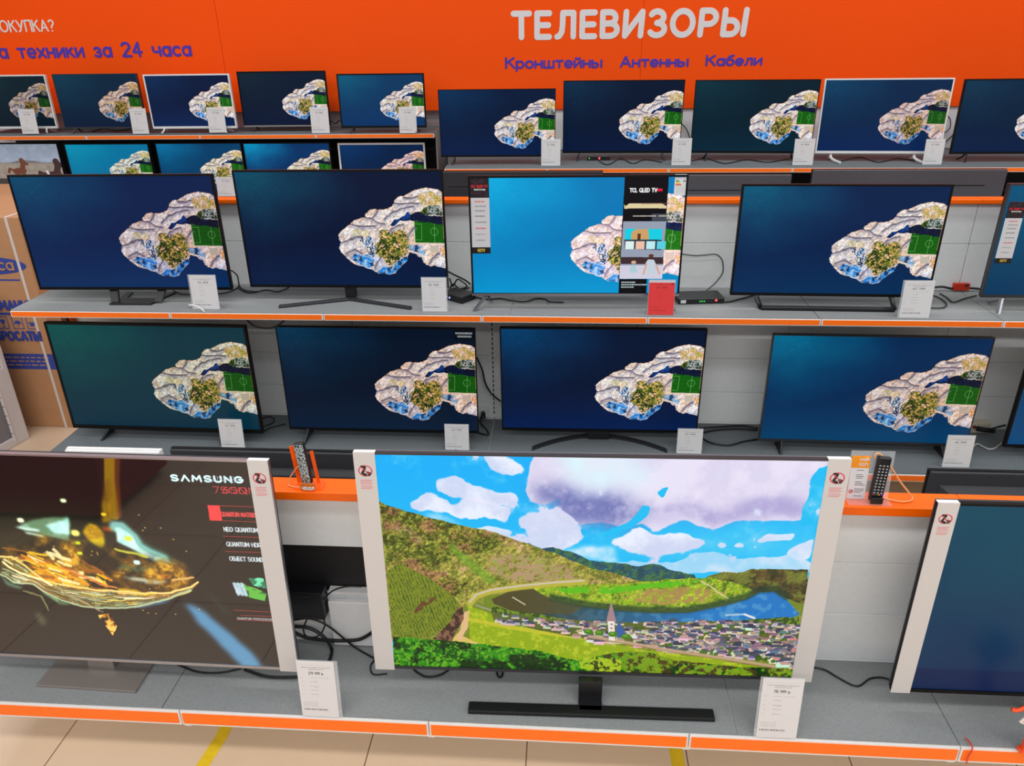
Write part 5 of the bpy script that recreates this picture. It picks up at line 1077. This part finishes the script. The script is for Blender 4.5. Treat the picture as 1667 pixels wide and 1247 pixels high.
# ---------------------------------------------------------------- small equipment
LEDB = mat('blue_led', (150, 160, 255), .3, emit=((150, 160, 255), 2)); LEDR = mat('red_led', (255, 60, 60), .3, emit=((255, 70, 70), 2)); LEDG = mat('green_led', (60, 200, 80), .3, emit=((60, 220, 90), .35))
t = thing('media_box', 'small black media box with two blue lights beside the bright blue television', 'media player', (-.555, 3.775, 1.17), -.62)
bb_ = MB().box(-.075, .075, -.055, .055, 0, .036).build('box_body', BLACK, t, bevel=.005)
for dx in (-.035, -.012): MB().cyl(dx, .018, -.0565, -.0545, .005, 10, 'y').build('light', LEDB, bb_)
t = thing('network_switch', 'flat black network switch with a red light beside the red price card', 'network switch', (.68, 3.79, 1.17), .10)
bb_ = MB().box(-.115, .118, -.065, .065, 0, .028).build('box_body', BLACK, t, bevel=.003)
MB().box(-.105, -.078, -.0665, -.065, .006, .022).build('port_label', WHP, bb_)
MB().cyl(.075, .018, -.067, -.0645, .006, 10, 'y').build('red_light', LEDR, bb_)
for k in range(6): MB().box(-.01 + k * .011, -.004 + k * .011, -.0665, -.065, .010, .018).build('port', LEDG if k < 3 else GUN, bb_)
t = thing('set_top_box', 'black set-top box hanging in the panel opening left of the landscape television', 'set-top box', (-.968, 2.19, .435), 0)
bb_ = MB().box(-.10, .088, -.015, .045, 0, .125).build('box_body', BLACK, t, bevel=.004); MB().box(.0, .045, -.0162, -.015, .108, .112).build('logo', GUN, bb_)
for k in range(5): MB().box(-.08 + k * .03, -.062 + k * .03, -.017, -.015, .006, .014).build('port', GUN, bb_)
t = thing('red_splitter', 'small red box on the panel foot right of the loop-stand television', 'cable box', (2.055, 3.965, 1.17), 0)
bb_ = MB().box(-.04, .04, -.012, .012, .008, .045).build('box_body', mat('red_box', (196, 44, 16), .4), t, bevel=.003); MB().cyl(.02, .038, -.016, -.012, .008, 12, 'y').build('screw', GUN, bb_)
t = thing('power_socket', 'cream double power socket on the panel at the right of the lower shelf', 'socket', (2.325, 3.97, .335), 0)
MB().box(-.07, .065, -.025, .028, .0, .075).build('socket_body', mat('cream_socket', (206, 196, 176), .5), t, bevel=.008); MB().cyl(-.025, .05, -.029, -.025, .010, 14, 'y').build('socket_hole', mat('brown_hole', (110, 50, 30), .6), t)
t = thing('power_plug', 'black plug in the cream power socket', 'plug', (2.345, 3.925, .378), 0); MB().tube([(-.03, .018, .0), (0, -.005, .004), (.05, -.012, .002)], .014, 10, 3).build('plug_body', BLACK, t, smooth=True)
t = thing('power_socket', 'white power socket beside the slotted upright between lower televisions', 'socket', (-.47, 3.985, .37)); MB().box(-.03, .03, -.012, .012, .0, .06).build('socket_body', WHP, t, bevel=.004)
t = thing('power_plug', 'black plug in the white socket beside the slotted upright', 'plug', (-.47, 3.955, .40)); MB().tube([(0, .018, 0), (.004, -.01, -.004), (.004, -.02, -.016)], .014, 10, 3).build('plug_body', BLACK, t, smooth=True)
t = thing('aerial_splitter', 'tiny box with green and red lights on the right top shelf', 'cable box', (.25, 6.36, 1.48)); bb_ = MB().box(-.09, .09, -.02, .03, 0, .03).build('box_body', BLACK, t, bevel=.002)
MB().cyl(-.075, .018, -.026, -.02, .006, 10, 'y').build('green_light', LEDG, bb_); MB().cyl(.005, .018, -.028, -.02, .008, 10, 'y').build('red_light', LEDR, bb_)
t = tag(MB().tube([(1.352, 1.862, .212), (1.35, 1.862, .245), (1.355, 1.864, .287), (1.35, 1.90, .287)], .0025, 6, 4).build('cable_tie', mat('red_tie', (220, 60, 30), .4)), 'red cable tie wrapped round the front price rail at the right', 'cable tie')

# remote controls in their stands on the orange cap
def remote(t, L, wd, foil, T):
    body = MB().box(-wd / 2, wd / 2, 0, .018, 0, L).build('remote_body', BLACK, t, bevel=.005); body.matrix_local = T
    keys = MB(); rr = random.Random(3)
    for r in range(10):
        for c in range(3):
            x = (c - 1) * wd * .27; z = L * (.20 + .068 * r); keys.box(x - .0028, x + .0028, -.0015, .001, z - .002, z + .002)
    k = keys.build('key', mat('grey_keys', (170, 172, 178), .5), t); k.matrix_local = T
    for i, c in enumerate(((170, 40, 50), (40, 110, 60), (230, 140, 40), (50, 60, 200))):
        x = (i - 1.5) * wd * .21; o = MB().box(x - .003, x + .003, -.002, .001, L * .15, L * .15 + .004).build('colour_key', mat('key_%d' % i, c, .5), t); o.matrix_local = T
    if foil:
        o = MB().box(-wd / 2 + .003, wd / 2 - .003, -.0035, -.002, L * .03, L * .97).build('clear_cover', FOIL, t); o.matrix_local = T
FOIL = bpy.data.materials.new('crinkled_clear_cover'); FOIL.use_nodes = True; nt = FOIL.node_tree; b = nt.nodes['Principled BSDF']
b.inputs['Base Color'].default_value = (.75, .85, .85, 1); b.inputs['Roughness'].default_value = .12; b.inputs['Metallic'].default_value = .6
vo = nt.nodes.new('ShaderNodeTexVoronoi'); vo.inputs['Scale'].default_value = 150; tc = nt.nodes.new('ShaderNodeTexCoord'); nt.links.new(tc.outputs['Object'], vo.inputs['Vector'])
rp = nt.nodes.new('ShaderNodeMapRange'); rp.inputs[1].default_value = .42; rp.inputs[2].default_value = .5; nt.links.new(vo.outputs['Distance'], rp.inputs[0]); nt.links.new(rp.outputs[0], b.inputs['Alpha'])
bp = nt.nodes.new('ShaderNodeBump'); bp.inputs['Strength'].default_value = 1; nt.links.new(vo.outputs['Distance'], bp.inputs['Height']); nt.links.new(bp.outputs[0], b.inputs['Normal'])
ORP = mat('orange_acrylic', (255, 96, 20), .2, coat=.5)
T1 = Matrix.Translation((-.002, .018, .012)) @ Matrix.Rotation(-.10, 4, 'X') @ Matrix.Rotation(-.12, 4, 'Y')
t = thing('remote_control', 'black remote control in a shiny crinkled cover', 'remote control', (-.885, 2.195, 1.0), 0); remote(t, .155, .037, True, T1)
t = thing('remote_stand', 'orange stand holding the foil-wrapped remote left of the landscape television', 'stand', (-.885, 2.20, 1.0), 0)
for x0, x1, z1 in ((-.045, -.030, .150), (.024, .036, .125)): o = MB().box(x0, x1, .036, .040, 0, z1).build('side_prong', ORP, t); o.matrix_local = Matrix.Rotation(-.10, 4, 'X') @ Matrix.Rotation(-.12, 4, 'Y')
MB().box(-.045, .055, -.005, .045, 0, .003).build('stand_foot', ORP, t)
o = MB().box(-.018, .034, -.012, -.009, .002, .028).build('front_label', mat('amber_label', (206, 110, 30), .4), t)
letter_mesh('ЧЕХОЛ', -.012, .030, .007, .016, -.012, .0022, 'lettering', LETW, t)
T2 = Matrix.Translation((0, .006, .006)) @ Matrix.Rotation(-.12, 4, 'X') @ Matrix.Rotation(.07, 4, 'Y')
t = thing('remote_control', 'large black remote control standing upright at the right', 'remote control', (1.035, 2.195, 1.003), 0); remote(t, .158, .043, False, T2)
MB().box(-.020, .020, -.003, 0, .001, .024).build('remote_sleeve', BLACK, t, bevel=.002)
t = thing('remote_stand', 'clear stand with orange and white notice behind the upright remote', 'stand', (1.0, 2.20, 1.0), 0)
o = MB().box(-.055, .085, .028, .031, 0, .178).build('clear_back', ACR, t, bevel=.0008, rot=(-.10, 0, 0))
MB().box(-.055, .085, -.012, .030, 0, .0025).build('stand_foot', ACR, t)
o = MB().box(-.050, .008, .0255, .0275, .004, .118).build('notice', mat('notice_paper', (222, 222, 226), .5), t, rot=(-.10, 0, 0)); o = MB().box(-.050, .008, .0250, .0275, .118, .160).build('notice_header', mat('amber_header', (244, 150, 10), .5), t, rot=(-.10, 0, 0))
ink = MB(); rr = random.Random(4)
for z in (.108, .092, .086, .080, .066, .060, .054, .040, .034, .028, .014): ink.box(-.030, -.030 + rr.uniform(.02, .034), .0249, .0256, z, z + .002)
ink.build('notice_text', mat('grey_ink', (110, 110, 116), .6), t, rot=(-.10, 0, 0))
for s, a, z in (('ной', -.024, .145), ('ion', -.026, .126)):
    o = letter_mesh(s, a, a + .026, z, z + (.010 if s == 'ной' else .014), .0250, .0022, 'lettering', LETW, t, th=.0006); o.rotation_euler = (-.10, 0, 0)
o = MB().tube([(-.040 + .006 * math.cos(k / 2), .0245, .032 + .006 * math.sin(k / 2)) for k in range(14)] + [(-.044, .0245, .028), (-.036, .0245, .036)], .001, 6, 1).build('warning_mark', mat('red_ink', (216, 60, 70), .6), t, rot=(-.10, 0, 0))

# promotional tag and hook at the right edge
t = thing('promotion_tag', 'orange hook holding a white-edged orange tag, lower right corner', 'tag', (1.45, 1.855, .40), 0)
ORH = mat('orange_hook', (250, 80, 20), .35)
MB().tube([(-.018, .005, .067), (.0, .004, .066), (.02, .004, .082), (.035, .004, .105), (.050, .01, .118)], .0065, 8, 3).build('hook', ORH, t, smooth=True)
MB().tube([(.020, .012, .140), (.040, .014, .130), (.075, .016, .135)], .009, 8, 3).build('clip_arm', mat('grey_clip', (170, 172, 176), .4), t, smooth=True)
o = MB().box(-.055, .055, -.002, .002, -.055, .055).build('tag_border', WHP, t, loc=(.085, -.004, .045), rot=(0, .52, 0)); o = MB().box(-.048, .048, -.004, -.002, -.048, .048).build('tag_face', STRIP, t, loc=(.085, -.004, .045), rot=(0, .52, 0))
MB().box(.055, .085, -.002, .012, -.118, .14).build('tag_post', ORH, t)
MB().box(.05, .10, .0, .02, -.12, -.105).build('rail_clamp', ORH, t)

# floor tape
YT = mat('yellow_floor_tape', (232, 196, 30), .5, var=.08, vscale=30)
for pts, lab in (([(-1.315, 1.55), (-1.318, 1.70), (-1.302, 1.87), (-1.285, 2.0), (-1.292, 2.3)], 'yellow tape strip on the floor left of the centre'), ([(.425, 1.6), (.452, 1.75), (.446, 1.88), (.438, 2.0), (.440, 2.3)], 'yellow tape strip on the floor below the price card with 110 999')):
    m = MB(); w_ = .024
    for (a, b), (c, d) in zip(pts, pts[1:]): m.hull8([(a - w_, b, .0002), (a + w_, b, .0002), (c + w_, d, .0002), (c - w_, d, .0002)], [(a - w_, b, .0012), (a + w_, b, .0012), (c + w_, d, .0012), (c - w_, d, .0012)])
    tag(m.build('floor_tape', YT), lab, 'tape', 'yellow floor tape')

# ---------------------------------------------------------------- goods at the left
X0, X1, Y0 = -4.35, -3.335, 4.42
t = thing('cardboard_box', 'tall brown refrigerator carton with blue print and white strap', 'box', (X1, Y0, 0))
MB().box(X0 - X1, 0, 0, .70, 0, 1.446).build('carton', CARD, t, bevel=.004)
MB().box(-.085, -.067, -.003, .705, -.0, 1.449).build('strap', STRAPM, t)
n = 24; m = MB(); pts = [(-.30 + .27 * math.cos(2 * math.pi * k / n), 1.142 + .058 * math.sin(2 * math.pi * k / n)) for k in range(n)]
m.v = [(a, -.002, b) for a, b in pts] + [(a, .0, b) for a, b in pts]; m.f = [tuple(range(n))] + [((k + 1) % n, k, n + k, n + (k + 1) % n) for k in range(n)]
m.build('blue_oval', CINK, t)
letter_mesh('оса', -.27, -.115, 1.118, 1.185, -.002, .010, 'lettering', CARD, t)
letter_mesh('ВНИМАНИЕ', -.42, -.06, .855, .910, 0, .014, 'lettering', CINK, t, 2.6)
letter_mesh('НЕ БРОСАТЬ!', -.475, -.070, .645, .700, 0, .014, 'lettering', CINK, t, 2.6)
MB().box(X0 - X1, -.10, -.0015, 0, .815, .832).build('print_line', CINK, t); MB().box(-.33, -.10, -.0015, 0, 1.045, 1.055).build('print_line', CINK, t)
MB().box(X0 - X1, -.004, -.0012, 0, .435, .545).build('blue_band', CINK, t)
for r in range(3):
    m = MB(); rr = random.Random(r)
    x = -.36
    while x < -.10: w_ = rr.uniform(.01, .05); m.box(x, x + w_, -.002, -.0012, .515 - r * .027, .523 - r * .027); x += w_ + .012
    m.build('band_text', CARD, t)
for i, x in enumerate((-.335, -.235, -.140)):
    m = MB()
    for a, b, c, d in ((0, .07, 0, .004), (0, .07, .081, .085), (0, .004, 0, .085), (.066, .07, 0, .085)): m.box(x + a, x + b, -.0015, 0, .740 + c - .02, .740 + d - .02)
    if i == 0: m.box(x + .018, x + .052, -.0015, 0, .770, .785); m.box(x + .024, x + .046, -.0015, 0, .755, .77); m.box(x + .033, x + .037, -.0015, 0, .735, .755); m.box(x + .022, x + .048, -.0015, 0, .73, .735)
    elif i == 1: m.box(x + .012, x + .058, -.0015, 0, .755, .767); m.box(x + .020, x + .050, -.0015, 0, .767, .777); m.box(x + .033, x + .037, -.0015, 0, .731, .755)
    else: m.box(x + .010, x + .060, -.0015, 0, .76, .767); m.box(x + .02, x + .05, -.0015, 0, .74, .758)
    m.build('handling_mark', CINK, t)
t = thing('cardboard_box', 'second brown carton standing behind the strapped refrigerator carton', 'box', (-3.62, 5.20, 0)); MB().box(-.95, 0, 0, .6, 0, 1.40).build('carton', CARD, t, bevel=.004)
t = thing('appliance', 'grey appliance edged with scalloped white foam, at the left picture edge', 'appliance', (-3.568, 4.262, 0), -.2)
MB().box(-.66, -.012, -.70, -.02, .06, 1.0).build('appliance_body', mat('grey_appliance', (120, 118, 122), .5), t, bevel=.004)
MB().box(-.05, .0, -.105, .0, .05, 1.02).build('foam_corner', FOAM, t, bevel=.006)
for i in range(15): MB().cyl(.0 - .004, -.105, .03 + i * .065, .085 + i * .065, .010, 10).build('foam_rib', FOAM, t)
MB().box(-.68, .0, -.72, .0, 0, .06).build('foam_base', FOAM, t, bevel=.006)
lb = MB().box(.0, .0012, -.075, -.030, .52, .64).build('paper_label', WHP, t)
m = MB()
for i in range(9): m.box(.0012, .0018, -.068, -.048, .535 + i * .009, .539 + i * .009)
m.build('label_print', BLACK, lb)

# a red display podium in front of the shelves, seen only as a reflection in the liquid-picture television
t = thing('display_podium', 'dark red display podium seen reflected in the liquid-picture television', 'podium', (-3.55, .1, 0))
MB().box(-1.6, .9, -.35, .35, .05, .75).build('podium_body', mat('dark_red_lacquer', (150, 30, 24), .4), t, bevel=.01); MB().box(-1.5, .8, -.30, .30, 0, .05).build('plinth', DARK, t); MB().box(-1.65, .95, -.40, .40, .75, .79).build('podium_top', STRIP, t, bevel=.004)
